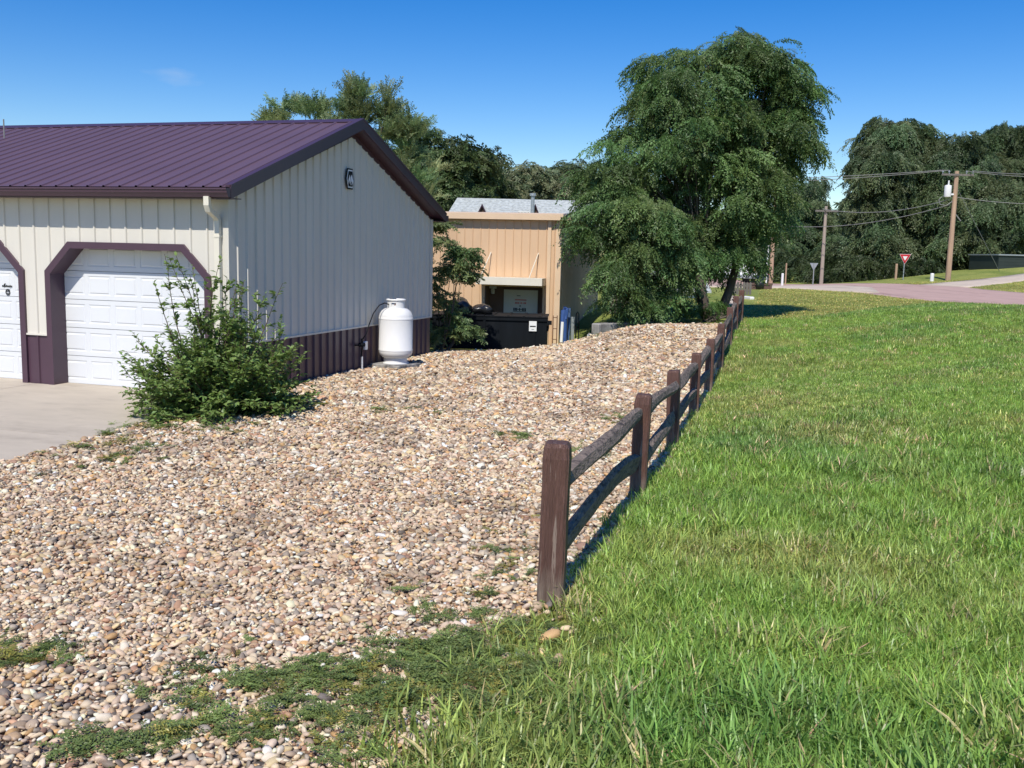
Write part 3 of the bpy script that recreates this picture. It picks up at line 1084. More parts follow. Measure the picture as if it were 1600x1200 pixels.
# ================================================================== SPLIT RAIL FENCE
fence = empty('rail_fence', (*fence_pt(0), h1(*fence_pt(0))), 0, 'low brown split rail fence running along the edge of the gravel', 'fence')
fz0 = h1(*fence_pt(0))
rr = random.Random(5)
PS = [0, 2.95, 5.45, 7.85, 10.4, 13.0, 15.8, 18.3, 21.0]
fang = -math.atan2(FD[0], FD[1])
def post_mesh(seed):
    r = random.Random(seed)
    w = .063
    zs = [-.3, .02, .10, .22, .4, .6, .72, .772, .792]
    b = MB()
    vs = []
    for i, z in enumerate(zs):
        k = 1.0 + r.uniform(-.02, .02)
        if i == len(zs) - 2: k = .96
        if i == len(zs) - 1: k = .80
        c = .012
        ww = w * k
        ring = [(-ww + c, -ww), (ww - c, -ww), (ww, -ww + c), (ww, ww - c), (ww - c, ww), (-ww + c, ww), (-ww, ww - c), (-ww, -ww + c)]
        ox, oy = r.uniform(-.002, .002), r.uniform(-.002, .002)
        vs += [(x + ox, y + oy, z) for x, y in ring]
    fs, mi = [], []
    for i in range(len(zs) - 1):
        for q in range(8):
            b.add([vs[i * 8 + q], vs[i * 8 + (q + 1) % 8], vs[(i + 1) * 8 + (q + 1) % 8], vs[(i + 1) * 8 + q]], [(0, 1, 2, 3)], 0)
    b.add(vs[-8:], [tuple(range(8))], 0)
    return b.mesh('post', M['post_wood'])
pm = [post_mesh(i) for i in range(4)]
post_z = []
for i, s in enumerate(PS):
    x, y = fence_pt(s)
    z = h1(x, y)
    post_z.append(z)
    o = link('post', pm[i % 4], fence)
    o.location = (x - fence.location.x, y - fence.location.y, z - fz0)
    o.rotation_euler = (rr.uniform(-.02, .02), rr.uniform(-.025, .025), fang + (0.10 if i == 0 else rr.uniform(-.10, .10)))
    if i == 0:
        o['label'] = 'nearest post with worn brown paint and bare grey foot'
def rail(p, q, seed, bow):
    r = random.Random(seed)
    p, q = Vector(p), Vector(q)
    d = (q - p)
    L = d.length
    d.normalize()
    side = Vector((d.y, -d.x, 0)).normalized()
    up = side.cross(d) * -1
    if up.z < 0: up = -up
    n, m = 13, 9
    ph = [r.uniform(.66, 1.22) for _ in range(m)]
    b = MB()
    vs = []
    for i in range(n):
        t = i / (n - 1)
        c = p + d * L * t + up * (bow * math.sin(math.pi * t) + .008 * math.sin(9 * t + seed)) + side * (.014 * math.sin(4.2 * t + seed * 1.7))
        e = min(t, 1 - t)
        taper = .62 + .38 * min(1, e / .10)
        for k in range(m):
            a = 2 * math.pi * k / m
            rad = ph[k] * (1 + .10 * math.sin(5 * t + k * 2.1 + seed)) * (1 + r.uniform(-.06, .06))
            vs.append(c + (side * math.cos(a) * .044 + up * math.sin(a) * .068) * rad * taper)
    fs = []
    for i in range(n - 1):
        fs += [(i * m + k, i * m + (k + 1) % m, (i + 1) * m + (k + 1) % m, (i + 1) * m + k) for k in range(m)]
    fs += [tuple(range(m - 1, -1, -1)), tuple(range((n - 1) * m, n * m))]
    b.add([Vector(v) - Vector((p.x, p.y, p.z)) for v in vs], fs)
    return b.mesh('rail', M['rail_wood'])
for i in range(len(PS) - 1):
    for lv, (hh, bow) in enumerate(((.60, (.03, .02, .0, .03, .01, .02, .03, 0)[i]), (.265, (.065, .02, .04, .02, .05, .02, .04, .02)[i]))):
        a = fence_pt(PS[i] - .05)
        c = fence_pt(PS[i + 1] + .05)
        dz0, dz1 = rr.uniform(-.03, .03), rr.uniform(-.03, .03)
        p = (a[0], a[1], post_z[i] + hh + dz0 - .012)
        q = (c[0], c[1], post_z[i + 1] + hh + dz1 + .012)
        o = link('rail', rail(p, q, 10 * i + lv, bow), fence)
        o.location = (p[0] - fence.location.x, p[1] - fence.location.y, p[2] - fz0)
        mt = Matrix.Identity(4)

# ================================================================== TAN BUILDING
TP = .20
tc, ts = math.cos(TP), math.sin(TP)
tanp = at(871, 545, 25.5)
shed = empty('tan_shed', (tanp.x, tanp.y, 0), -TP, 'tall tan ribbed metal shed behind the dumpster with a small canopy over its door', 'shed')
TZ = 2.98
TW, TD = 4.6, 9.0
TB = -.7
t_ribs = [.05 + .111 + .222 * k for k in range(0, 60)]
tf = lambda s, h, z: (-s, -.001 - h, z)
DRA, DRB, DRT = .44, 2.02, 1.22   # recessed bay under the canopy (distance left of the corner)
def tzb(s): return DRT if DRA < s < DRB else TB
k = .05
while k < TW:
    k2 = min(k + .888, TW)
    ribbed('wall_panel', M['tan'], k, k2, t_ribs, tzb, lambda s: TZ, tf, rh=.018, rw=.016, rt=.006, parent=shed, breaks=(DRA, DRB))
    k = k2
ts_f = lambda g, h, z: (.001 + h, g, z)
k = .05
while k < TD:
    k2 = min(k + .888, TD)
    ribbed('wall_panel', M['shade_steel'], k, k2, t_ribs, lambda g: TB, lambda g: TZ - .03 * g, ts_f, rh=.018, rw=.016, rt=.006, parent=shed)
    k = k2
t = MB()
t.box(-.12, .024, -.024, -.003, TB, TZ)
t.box(.003, .024, -.003, .1, TB, TZ)
t.build('corner_trim', M['tan_trim'], shed)
t = MB()
t.box(-.34, -.25, -.05, -.022, TB, TZ)
t.build('downspout', M['tan_trim'], shed)
t = MB()
t.prism([(-TW - .1, -.20, TZ - .0), (-TW - .1, -.20, TZ + .15), (-TW - .1, .05, TZ + .19), (-TW - .1, TD, TZ - .2), (-TW - .1, TD, TZ - .28), (-TW - .1, .0, TZ + .03)], (TW + .55, 0, 0))
t.build('roof', M['tan_trim'], shed)
t = MB()
t.box(-TW, -TW + .03, .02, TD, TB, TZ)
t.box(-TW, 0, TD, TD + .03, TB, TZ - .25)
t.build('back_wall', M['shade_steel'], shed)
# bay: side and back walls, door board with print
t = MB()
t.box(-DRA - .02, -DRA, .003, .55, TB, DRT)
t.box(-DRB, -DRB + .02, .003, .55, TB, DRT)
t.box(-DRB, -DRA, .55, .57, TB, DRT)
t.box(-DRB, -DRA, .003, .55, DRT, DRT + .02)
t.build('bay_wall', M['brownwall'], shed)
bd = MB()
bd.box(-1.60, -.66, .50, .54, TB, DRT - .10)
board = bd.build('door', M['grey_board'], shed)
def prints(b, x0, x1, z0, z1, mi, gaps=0, seed=1):
    r = random.Random(seed)
    if not gaps:
        b.box(x0, x1, .494, .4985, z0, z1, mi)
        return
    x = x0
    w = (x1 - x0) / gaps
    for i in range(gaps):
        b.box(x + w * .08, x + w * .84, .494, .4985, z0 + (0 if i not in (3, 5) else (z1 - z0) * .35), z1 - (0 if i not in (3, 5) else (z1 - z0) * .35), mi)
        x += w
for args in ((-1.05, -.92, .85, .872, 1, 4), (-1.10, -.78, .735, .765, 0), (-1.10, -.78, .64, .69, 0, 8), (-.97, -.93, .57, .60, 1), (-1.14, -.78, .45, .53, 1, 9), (-1.14, -.78, .425, .437, 1), (-1.06, -.88, .22, .24, 1, 5)):
    t = MB()
    prints(t, args[0] - .19, args[1] - .19, args[2] + .10, args[3] + .10, *args[4:])
    t.build('lettering_line', [M['print_red'], M['print_black']], board)
# canopy slab, tie rods, lamp
t = MB()
t.box(-2.12, -.36, -.62, -.022, DRT + .06, DRT + .25)
t.build('canopy', M['cream_trim'], shed)
for xa, xb in ((-2.02, -1.86), (-.72, -.58)):
    t = MB()
    t.tube([(xa, -.56, DRT + .24), (xb, -.03, 2.12)], .012, 6)
    t.build('tie_rod', M['cream_trim'], shed)
t = MB()
t.box(-1.98, -1.80, .35, .50, DRT - .08, DRT - .01)
t.lathe([(.0, -.15), (.05, -.14), (.06, -.05), (.04, 0)], 10, (-1.89, .40, DRT - .08))
t.build('bay_lamp', M['grey_board'], shed)
t = MB()
t.bev(.03, .14, .25, .36, 2.45, 2.68, .01)
t.tube([(.03, .3, 2.42), (.10, .22, 2.30)], .03, 8)
t.build('flood_lamp', M['white'], shed)

# ================================================================== DUMPSTER
dq = at(853, 549, 23.0)
dump = empty('dumpster', (dq.x, dq.y, -.30), -.06, 'black steel dumpster with black lids and a small white sticker', 'dumpster')
t = MB()
DL = 3.0
t.add([(-DL, 0, .08), (0, 0, .08), (0, 1.3, .08), (-DL, 1.3, .08), (-DL, -.0, .86), (0, -.0, .86), (0, 1.3, .86), (-DL, 1.3, .86)],
      [(3, 2, 1, 0), (0, 1, 5, 4), (1, 2, 6, 5), (2, 3, 7, 6), (3, 0, 4, 7)])
t.box(-DL - .03, .03, -.035, .0 - .002, .80, .88)
t.box(-DL, 0, -.02, -.002, .10, .16)
for x in (-DL + .3, -DL / 2, -.3):
    t.box(x - .03, x + .03, -.028, -.003, .16, .80)
t.box(.003, .035, .1, 1.2, .55, .68)
t.box(.003, .12, -.03, .04, .72, .82)
t.build('bin_body', M['dumpster'], dump)
for x0, x1 in ((-DL - .02, -DL / 2 - .01), (-DL / 2 + .01, .02)):
    t = MB()
    t.prism([(x0, -.05, .882), (x0, .65, .882), (x0, 1.32, .882), (x0, 1.32, .905), (x0, .65, .908), (x0, -.05, .905)], (x1 - x0, 0, 0))
    for kx in range(4):
        xx = x0 + (x1 - x0) * (kx + .5) / 4
        t.prism([(xx - .03, -.02, .9065), (xx - .03, .65, .910), (xx - .03, 1.30, .9065), (xx - .03, 1.30, .920), (xx - .03, .65, .924), (xx - .03, -.02, .918)], (.06, 0, 0))
    t.build('lid', M['black'], dump)
t = MB()
t.box(-.42, -.24, -.0385, -.0365, .56, .80)
t.box(-.40, -.26, -.0405, -.039, .66, .69, 1)
t.box(-.36, -.30, -.0405, -.039, .60, .61, 1)
t.box(-.42, -.24, -.0365, -.0025, .56, .79)
t.build('sticker', [M['sign_white'], M['print_black']], dump)
def blob(seed, r, flat, n=3):
    bm = bmesh.new()
    bmesh.ops.create_icosphere(bm, subdivisions=n, radius=r)
    q = random.Random(seed)
    ph = [q.uniform(0, 6) for _ in range(6)]
    for v in bm.verts:
        d = v.co.normalized()
        k = 1 + .12 * math.sin(3 * d.x + 2 * d.y + ph[4]) + .05 * math.sin(14 * d.x + 8 * d.y + ph[5]) + .13 * math.sin(4 * d.x + ph[0]) + .10 * math.sin(5 * d.y + ph[1] + 2 * d.z) + .06 * math.sin(11 * d.x + 9 * d.z + ph[2]) + .04 * math.sin(17 * d.y + ph[3])
        v.co = d * r * k
        v.co.z *= flat
    me = bpy.data.meshes.new('blob')
    bm.to_mesh(me)
    bm.free()
    me.polygons.foreach_set('use_smooth', [True] * len(me.polygons))
    return me
for i, (x, y, r, lab) in enumerate(((-1.60, .5, .26, 'shiny black rubbish bag on the dumpster lid nearest its middle'), (-2.15, .45, .36, 'shiny black rubbish bag bulging at the left end of the dumpster'))):
    me = blob(20 + i, r, .55)
    me.materials.append(M['bag'])
    o = link('rubbish_bag', me)
    cz, sz = math.cos(-.06), math.sin(-.06)
    o.location = (dq.x + x * cz - y * sz, dq.y + x * sz + y * cz, -.30 + .90 + r * .38)
    tag(o, lab, 'rubbish bag', 'rubbish bags on the dumpster')

# things leaning on the shed's shaded side
def lean(px, pyb, pyt, Y, name, b, m, label, cat):
    o = b.build(name, m)
    q = at(px, pyb, Y)
    o.location = (q.x, q.y, q.z)
    return tag(o, label, cat)
S = 24.6 / 1501
t = MB()
t.tube([(0, 0, -.1), (0, .1, 1.0)], .07, 8)
t.tube([(.02, .05, .75), (.06, .12, 1.02), (-.03, .1, 1.04)], .05, 8)
t.tube([(-.07, -.02, .35), (-.05, .06, .98)], .05, 7)
o = lean(881, 545, 484, 24.6, 'blue_tarp', t, M['blue'], 'rolled blue tarpaulin leaning on the shaded side of the tan shed', 'tarpaulin')
t = MB()
t.tube([(0, 0, -.1), (.03, .1, .7)], .04, 8)
lean(876, 546, 500, 24.5, 'white_pipe', t, M['white'], 'white plastic pipe leaning just left of the rolled blue tarpaulin', 'pipe')
t = MB()
t.tube([(0, 0, -.1), (.03, .2, 1.05)], .035, 8)
lean(887, 545, 482, 24.8, 'blue_pole', t, mat('dull_blue_paint', (.06, .11, .22), .5, .1), 'dull blue pole leaning between the blue tarpaulin and the grey plank', 'pole')
t = MB()
t.tube([(0, 0, -.1), (.0, .1, .9)], .015, 6)
t.tube([(.07, 0, -.1), (.07, .1, .9)], .015, 6)
t.tube([(.0, .1, .9), (.035, .1, .96), (.07, .1, .9)], .015, 6)
for z in (.25, .55): t.tube([(.0, z * .1, z), (.07, z * .1, z)], .012, 6)
lean(899, 545, 483, 25.0, 'hand_cart', t, M['black'], 'narrow black metal frame leaning on the shaded shed wall', 'hand cart')
t = MB()
t.box(-.05, .05, -.02, .0, -.1, .84)
lean(893, 545, 495, 25.1, 'grey_plank', t, M['galv'], 'short grey plank leaning beside the black metal frame', 'plank')
t = MB()
for x in (-.0, .10):
    t.tube([(x, 0, -.15), (x, .12, .95)], .012, 6)
for z in (.08, .35, .62, .9):
    t.tube([(0, z * .12, z), (.10, z * .12, z)], .010, 6)
lean(863, 552, 492, 24.2, 'wire_rack', t, M['rust'], 'rusty wire rack standing at the tan shed corner beside the dumpster', 'rack')
me = blob(33, .13, .75)
me.materials.append(M['sign_white'])
o = link('white_stone', me)
q = at(925, 527, 24.6)
o.location = q
tag(o, 'white rounded rock at the foot of the shaded shed wall', 'rock')

# concrete retaining wall
a = Vector((2.02, 22.75, 0))
b_ = Vector((3.55, 24.15, 0))
wl = (b_ - a)
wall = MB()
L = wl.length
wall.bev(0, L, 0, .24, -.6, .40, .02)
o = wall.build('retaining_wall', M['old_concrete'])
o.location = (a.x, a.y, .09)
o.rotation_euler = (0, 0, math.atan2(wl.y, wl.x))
tag(o, 'low concrete retaining wall with stains and painted branch shade at the far edge of the gravel', 'wall')
t = MB()
t.bev(-.085, .085, -.08, .08, -.1, .46, .025)
t.bev(-.06, .06, -.085, -.07, .2, .40, .01)
o = t.build('black_bollard', M['black'])
q = at(1024, 506, 24.4)
o.location = (q.x, q.y, h1(q.x, q.y))
tag(o, 'short black box-shaped post at the crest of the gravel', 'bollard')

# ================================================================== GREY HOUSE BEHIND
HY = 46.0
hp_ = at(695, 338, HY)
hq = at(905, 338, HY)
house = empty('grey_roof_house', (hp_.x, hp_.y, 0), 0, 'house with a pale grey shingle roof seen above the tan shed', 'house')
hw = hq.x - hp_.x + 1.2
hz = at(800, 340, HY).z - .1
rz_ = at(800, 311, HY + 2.6).z
t = MB()
t.box(.2, hw - .2, .3, 6.2, -.5, hz)
t.build('wall', M['brownwall'], house)
rf = MB()
run, rise = 2.6, rz_ - hz
# shingle courses: each its own strip, butts proud of the next
nC = 12
for i in range(nC):
    y0, y1 = run * i / nC, run * (i + 1) / nC
    z0, z1 = hz + rise * i / nC, hz + rise * (i + 1) / nC
    hip = .42
    xa0, xa1 = hip * i / nC, hip * (i + 1) / nC
    rf.quad((xa0, y0, z0 + .012), (hw, y0, z0 + .012), (hw, y1 + .02, z1 + .004), (xa1, y1 + .02, z1 + .004))
    rf.quad((xa0, y0, z0 - .01), (hw, y0, z0 - .01), (hw, y0, z0 + .012), (xa0, y0, z0 + .012))
rf.quad((.42, run, hz + rise), (hw, run, hz + rise), (hw, 2 * run, hz), (.0, 2 * run, hz))
rf.add([(0, 0, hz), (.42, run, hz + rise), (0, 2 * run, hz)], [(0, 1, 2)])
roof = rf.build('roof', M['shingle'], house)
def gablet(px0, px1, pyt):
    a, b2 = at(px0, 337, HY - .2).x - hp_.x, at(px1, 337, HY - .2).x - hp_.x
    zt = at((px0 + px1) / 2, pyt, HY - .2).z
    m_ = (a + b2) / 2
    t = MB()
    t.prism([(a, -.15, hz - .1), (b2, -.15, hz - .1), (m_, -.15, zt)], (0, 1.6, 0))
    t.build('gablet', M['brownwall'], house)
    t = MB()
    for s0, s1 in (((a, hz - .1), (m_, zt)), ((m_, zt), (b2, hz - .1))):
        t.prism([(s0[0], -.3, s0[1] + .005), (s1[0], -.3, s1[1] + .005), (s1[0], -.3, s1[1] + .11), (s0[0], -.3, s0[1] + .11)], (0, 1.8, 0))
    t.build('gablet_trim', M['plum_trim'], house)
gablet(742, 764, 322)
gablet(826, 846, 322)
t = MB()
cx = at(832, 330, HY - .4).x - hp_.x
zt = at(832, 302, HY - .4).z
t.tube([(cx, -.4, hz - .2), (cx, -.4, zt - .1)], .09, 12)
t.tube([(cx, -.4, zt - .12), (cx, -.4, zt)], .15, 12)
t.build('flue_pipe', M['galv'], house)
t = MB()
va, vb = at(809, 331, HY - .3).x - hp_.x, at(827, 331, HY - .3).x - hp_.x
vz0, vz1 = at(818, 337, HY - .3).z, at(818, 330, HY - .3).z
t.box(va, vb, -.32, -.2, vz0, vz1)
for i in range(8):
    x = va + (vb - va) * (i + .5) / 8
    t.box(x - .012, x + .012, -.325, -.3205, vz0 + .04, vz1 - .04, 1)
t.build('roof_vent', [M['sign_white'], M['black']], house)

# ================================================================== SIGNS, POLES, FAR THINGS
def stand(px, py, Y):
    q = at(px, py, Y)
    return Vector((q.x, q.y, h1(q.x, q.y)))
def yield_sign(px, pyb, pyt, wpx, Y, back, label):
    b = stand(px, pyb, Y)
    top = at(px, pyt, Y).z
    w = wpx * Y / FOC
    e = empty('yield_sign', b, math.pi if back else 0, label, 'road sign')
    z1 = top - b.z
    t = MB()
    t.tube([(0, .02, -.2), (0, .02, z1)], .035, 6)
    t.build('sign_post', M['galv'], e)
    h = w * .88
    def tri(k, y, dz):
        cz = z1 - h * .36
        return [(-w / 2 * k, y, cz + h * .36 * k + dz), (0, y, cz - h * .64 * k + dz), (w / 2 * k, y, cz + h * .36 * k + dz)]
    t = MB()
    t.prism(tri(1, -.035, 0), (0, .008, 0), 0)
    t.prism(tri(1.0, -.024, 0), (0, .006, 0), 2)
    t.prism(tri(.93, -.039, 0), (0, .0035, 0), 1)
    t.prism(tri(.42, -.043, .0), (0, .0035, 0), 0)
    t.build('sign_plate', [M['sign_white'], M['red'], M['galv']], e)
    return e
yield_sign(1411, 440, 397, 18, 67, False, 'red and white triangular yield sign facing the road across the junction')
yield_sign(1270, 444, 411, 13, 67, True, 'grey back of a triangular yield sign beside the grey wooden pole')

def wood_pole(px, pyb, pyt, Y, rad, label, group='utility poles', m=None):
    b = stand(px, pyb, Y)
    zt = at(px, pyt, Y).z - b.z
    e = empty('utility_pole', b, 0, label, 'utility pole', group)
    t = MB()
    t.tube([(0, 0, -.4), (0, 0, zt * .5), (0, 0, zt)], [rad, rad * .88, rad * .74], 14)
    smooth_by_angle(t.build('pole_shaft', m or M['pole_wood'], e), 60)
    return e, b, zt
PY = 62
e1, b1, z1 = wood_pole(1481, 438, 267, PY, .175, 'tall brown utility pole with a white transformer standing beside the road')
t = MB()
t.box(-1.0, 1.0, -.20, -.10, z1 - .30, z1 - .18)
for x in (-.95, -.55, .55, .95):
    t.lathe([(.0, 0), (.03, 0), (.03, .08), (.07, .1), (.07, .14), (.04, .16), (.06, .19), (0, .22)], 8, (x, -.15, z1 - .18), 1)
t.build('cross_arm', [M['grey_wood'], M['galv']], e1)
t = MB()
t.lathe([(0, 0), (.20, 0), (.215, .04), (.215, .66), (.20, .72), (.06, .76), (0, .76)], 18, (-.50, -.05, z1 - 1.62))
t.box(-.32, -.12, -.09, -.01, z1 - 1.5, z1 - 1.4)
t.tube([(-.48, -.05, z1 - .88), (-.48, -.05, z1 - .60)], .05, 8)
smooth_by_angle(t.build('transformer', M['sign_white'], e1), 50)
t = MB()
t.tube([(-.15, 0, z1 - 1.9), (-.5, 0, z1 - 2.15), (-.9, 0, z1 - 2.1), (-1.0, 0, z1 - 1.8), (-.8, 0, z1 - 1.6)], .025, 6)
t.tube([(.15, .0, z1 - 2.7), (.5, 0, z1 - 3.1)], .035, 6)
t.build('service_drop', M['wire'], e1)
e2, b2, z2 = wood_pole(1283, 443, 322, 69, .14, 'grey wooden utility pole standing behind the back of the yield sign', m=M['grey_pole'])
t = MB()
t.box(-.8, .8, -.2, -.1, z2 - .4, z2 - .28)
t.build('cross_arm', M['grey_wood'], e2)
e3, b3, z3 = wood_pole(1204, 442, 300, 66, .15, 'dark utility pole half hidden in the hanging branches of the big elm')

def span(p, q, sag, label, rad=.016):
    p, q = Vector(p), Vector(q)
    t = MB()
    pts = []
    for i in range(17):
        u = i / 16
        c = p.lerp(q, u)
        c.z -= sag * 4 * u * (1 - u)
        pts.append(c)
    t.tube([c - p for c in pts], rad, 5)
    o = t.build('power_line', M['wire'])
    o.location = p
    return tag(o, label, 'power line', 'power lines')
top1 = b1 + Vector((0, -.15, z1))
span(top1 + Vector((-.95, 0, .03)), at(1330, 277, 66) + Vector((-14, 3, -.2)), .25, 'upper overhead wire running left from the tall transformer pole', .020)
span(top1 + Vector((-.55, 0, .03)), at(1330, 282, 68) + Vector((-14, 3, -.3)), .3, 'overhead wire just under the topmost one, running left from the tall transformer pole', .020)
span(top1 + Vector((.95, 0, .03)), at(1700, 270, 56), .15, 'topmost overhead wire running right from the tall transformer pole', .020)
span(top1 + Vector((.55, 0, .0)), at(1700, 277, 57), .15, 'second overhead wire running right from the tall transformer pole', .018)
span(b1 + Vector((-.3, 0, z1 - 1.75)), b2 + Vector((-.3, -.1, z2 - .2)), .5, 'lower wire dropping left from the transformer pole to the grey pole', .022)
span(b1 + Vector((-.3, 0, z1 - 2.1)), at(1180, 348, 72), .75, 'twisted pale cable sagging left below the other wires', .022)
span(b1 + Vector((.1, 0, z1 - 1.62)), at(1700, 318, 58), .2, 'lower wire running right from the transformer pole', .018)
span(b1 + Vector((.1, .1, z1 - 1.0)), stand(1562, 420, 66.5), .0, 'steep guy wire slanting down right of the transformer pole', .018)

def stub(name, px, pyb, pyt, Y, w, m, label, cat, rnd=False):
    b = stand(px, pyb, Y)
    z = at(px, pyt, Y).z - b.z
    t = MB()
    if rnd:
        t.lathe([(w / 2, -.2), (w / 2, z - .05), (w / 2 * .8, z), (0, z)], 12)
    else:
        t.bev(-w / 2, w / 2, -w / 2, w / 2, -.2, z, w * .15)
    o = t.build(name, m)
    o.location = b
    return tag(o, label, cat)
stub('wooden_post', 1399, 441, 412, 69, .17, M['pole_wood'], 'short weathered wooden post just left of the red yield sign', 'post', True)
stub('white_marker', 1456, 438, 427, 62, .24, M['sign_white'], 'short white utility marker post in the grass left of the transformer pole', 'marker post', True)
stub('thin_post', 1427, 441, 408, 75, .06, M['galv'], 'thin grey metal post right of the red yield sign against dark trees', 'post', True)
stub('white_post', 1222, 443, 427, 64, .14, M['sign_white'], 'short white post left of the sign back, near the elm', 'post')
stub('thin_brown_pole', 1227, 443, 411, 66, .10, M['pole_wood'], 'thin brown pole right of the short white post', 'pole', True)
# street name sign on a white pole
b = stand(1197, 444, 60)
e = empty('street_sign', b, .2, 'green street name sign on a thin white pole beside the dark utility pole', 'street sign')
zt = at(1197, 383, 60).z - b.z
t = MB()
t.tube([(0, 0, -.2), (0, 0, zt)], .05, 8)
t.build('sign_post', M['white'], e)
t = MB()
zs_ = at(1197, 405, 60).z - b.z
t.box(-.50, -.06, -.02, .0, zs_ - .08, zs_ + .10)
t.build('name_plate', M['green_sign'], e)

# white van behind the elm, dark car beyond
def vehicle(name, loc, rz, w, h, l, body, label, cat, van):
    e = empty(name, loc, rz, label, cat)
    t = MB()
    sec = [(-w / 2, .35), (-w / 2, .9), (-w / 2 + .04, h * .62), (-w / 2 + .14, h - .06), (-w / 2 + .3, h), (w / 2 - .3, h), (w / 2 - .14, h - .06), (w / 2 - .04, h * .62), (w / 2, .9), (w / 2, .35)]
    n = len(sec)
    rings = []
    for y, k in (((0, .94), (.06, 1), (l * .8, 1), (l, .6)) if van else ((0, .50), (.15, .56), (.8, .98), (l * .55, 1), (l * .75, .6), (l, .5))):
        rings += [(x, y, .35 + (z - .35) * k) for x, z in sec]
    fs = []
    m_ = len(rings) // n
    for i in range(m_ - 1):
        fs += [(i * n + k2, i * n + (k2 + 1) % n, (i + 1) * n + (k2 + 1) % n, (i + 1) * n + k2) for k2 in range(n)]
    fs += [tuple(range(n - 1, -1, -1)), tuple(range((m_ - 1) * n, m_ * n))]
    t.add(rings, fs)
    t.build('body', body, e)
    for x in (-w / 2 + .02, w / 2 - .20):
        for y in (.8, l - .9):
            q = MB()
            q.lathe([(0, 0), (.2, 0), (.32, .03), (.32, .17), (.2, .2), (0, .2)], 18)
            o = q.build('wheel', M['tyre'], e)
            o.rotation_euler = (0, R(90), 0)
            o.location = (x, y, .32)
    q = MB()
    zt = h * (.60 if van else .48)
    q.bev(-w * .36, w * .36, -.012, -.002, zt, zt + h * .22, .03)
    q.build('rear_window', M['glass'], e)
    for x in (-w / 2 + .03, w / 2 - .19):
        q = MB()
        q.bev(x, x + .16, -.03, -.001, .75, 1.15 if van else .9, .02)
        q.build('tail_light', M['tail'], e)
    q = MB()
    q.bev(-w / 2, w / 2, -.10, -.004, .36, .55, .03)
    q.build('bumper', M['galv'] if van else body, e)
    return e
b = stand(1152, 447, 54)
vehicle('white_van', (b.x, b.y, b.z + .1), -.12, 2.05, 1.95, 4.8, M['carwhite'], 'white van with a red tail light parked behind the big elm', 'van', True)
b = stand(1186, 444, 78)
vehicle('dark_car', (b.x, b.y, b.z), -.1, 1.8, 1.45, 4.4, M['cardark'], 'dark blue car parked beyond the white van near the street sign', 'car', False)

# grey picket fence behind the elm
b = stand(1135, 463, 40)
e = empty('picket_fence', b, .0, 'short run of grey weathered wooden pickets behind the elm trunk', 'fence')
wf = (at(1171, 460, 40).x - b.x)
zt = at(1150, 440, 40).z - b.z
pk = MB()
pk.prism([(-.05, 0, -.1), (.05, 0, -.1), (.05, 0, zt - .06), (0, 0, zt), (-.05, 0, zt - .06)], (0, .02, 0))
pkm = pk.mesh('picket', M['grey_wood'])
np_ = int(wf / .13)
for i in range(np_ + 1):
    o = link('picket', pkm, e)
    o.location = (.06 + i * .13, 0, rr.uniform(-.02, .02))
t = MB()
for z in (.15, zt - .2):
    t.box(0, wf, .022, .06, z, z + .08)
t.build('fence_rail', M['grey_wood'], e)
# pale edging path and white kerb end
sheet('path', [(6.9, 32.0), (7.35, 32.0), (8.9, 38.6), (8.5, 38.9)], .03, M['dusty'], .8, .06)
t = MB()
t.bev(-.09, .09, -.35, .35, -.05, .10, .03)
o = t.build('kerb_stop', M['sign_white'])
b = stand(1169, 464, 36.5)
o.location = b
o.rotation_euler = (0, 0, .25)
tag(o, 'short white concrete kerb stop at the end of the pale path', 'kerb stop')
t = MB()
t.box(0, 1.15, 0, .9, 0, .30)
t.box(-.03, 1.18, -.03, -.001, .22, .32)
t.box(.0, .1, -.025, -.001, 0, .22)
t.box(1.05, 1.15, -.025, -.001, 0, .22)
b = stand(1168, 453, 46)
o = t.build('planter_box', M['brownwall'])
o.location = b
tag(o, 'low brown wooden box on the lawn behind the picket fence', 'planter')
me = blob(8, .24, 1.25)
me.materials.append(M['bag'])
o = link('black_sack', me)
b = stand(1186, 452, 46)
o.location = b + Vector((0, 0, .22))
tag(o, 'small black sack standing at the right end of the low brown box', 'sack')
# bright white low building seen under the elm
b = stand(1020, 496, 38)
e = empty('white_shed', (b.x, b.y, b.z - .3), .0, 'low white outbuilding glimpsed under the branches of the big elm', 'shed')
ww = at(1100, 490, 38).x - b.x
zt = at(1040, 455, 38).z - b.z + .3
t = MB()
t.box(0, ww, 0, 4, 0, zt)
t.build('wall', M['carwhite'], e)
t = MB()
t.prism([(-.2, -.25, zt - .02), (-.2, -.25, zt + .06), (-.2, 2, zt + .75), (-.2, 4.25, zt + .06), (-.2, 4.25, zt - .02)], (ww + .4, 0, 0))
t.build('roof', M['shingle'], e)
# tall board fence between shed and white outbuilding
b = stand(955, 503, 30.5)
e = empty('board_fence', b, -.25, 'dark weathered board fence beyond the retaining wall', 'fence')
bdm = MB()
bdm.box(-.07, .07, 0, .02, -.3, 1.15)
bdm = bdm.mesh('board', M['grey_wood'])
for i in range(8):
    o = link('board', bdm, e)
    o.location = (i * .16, 0, rr.uniform(-.03, .02))
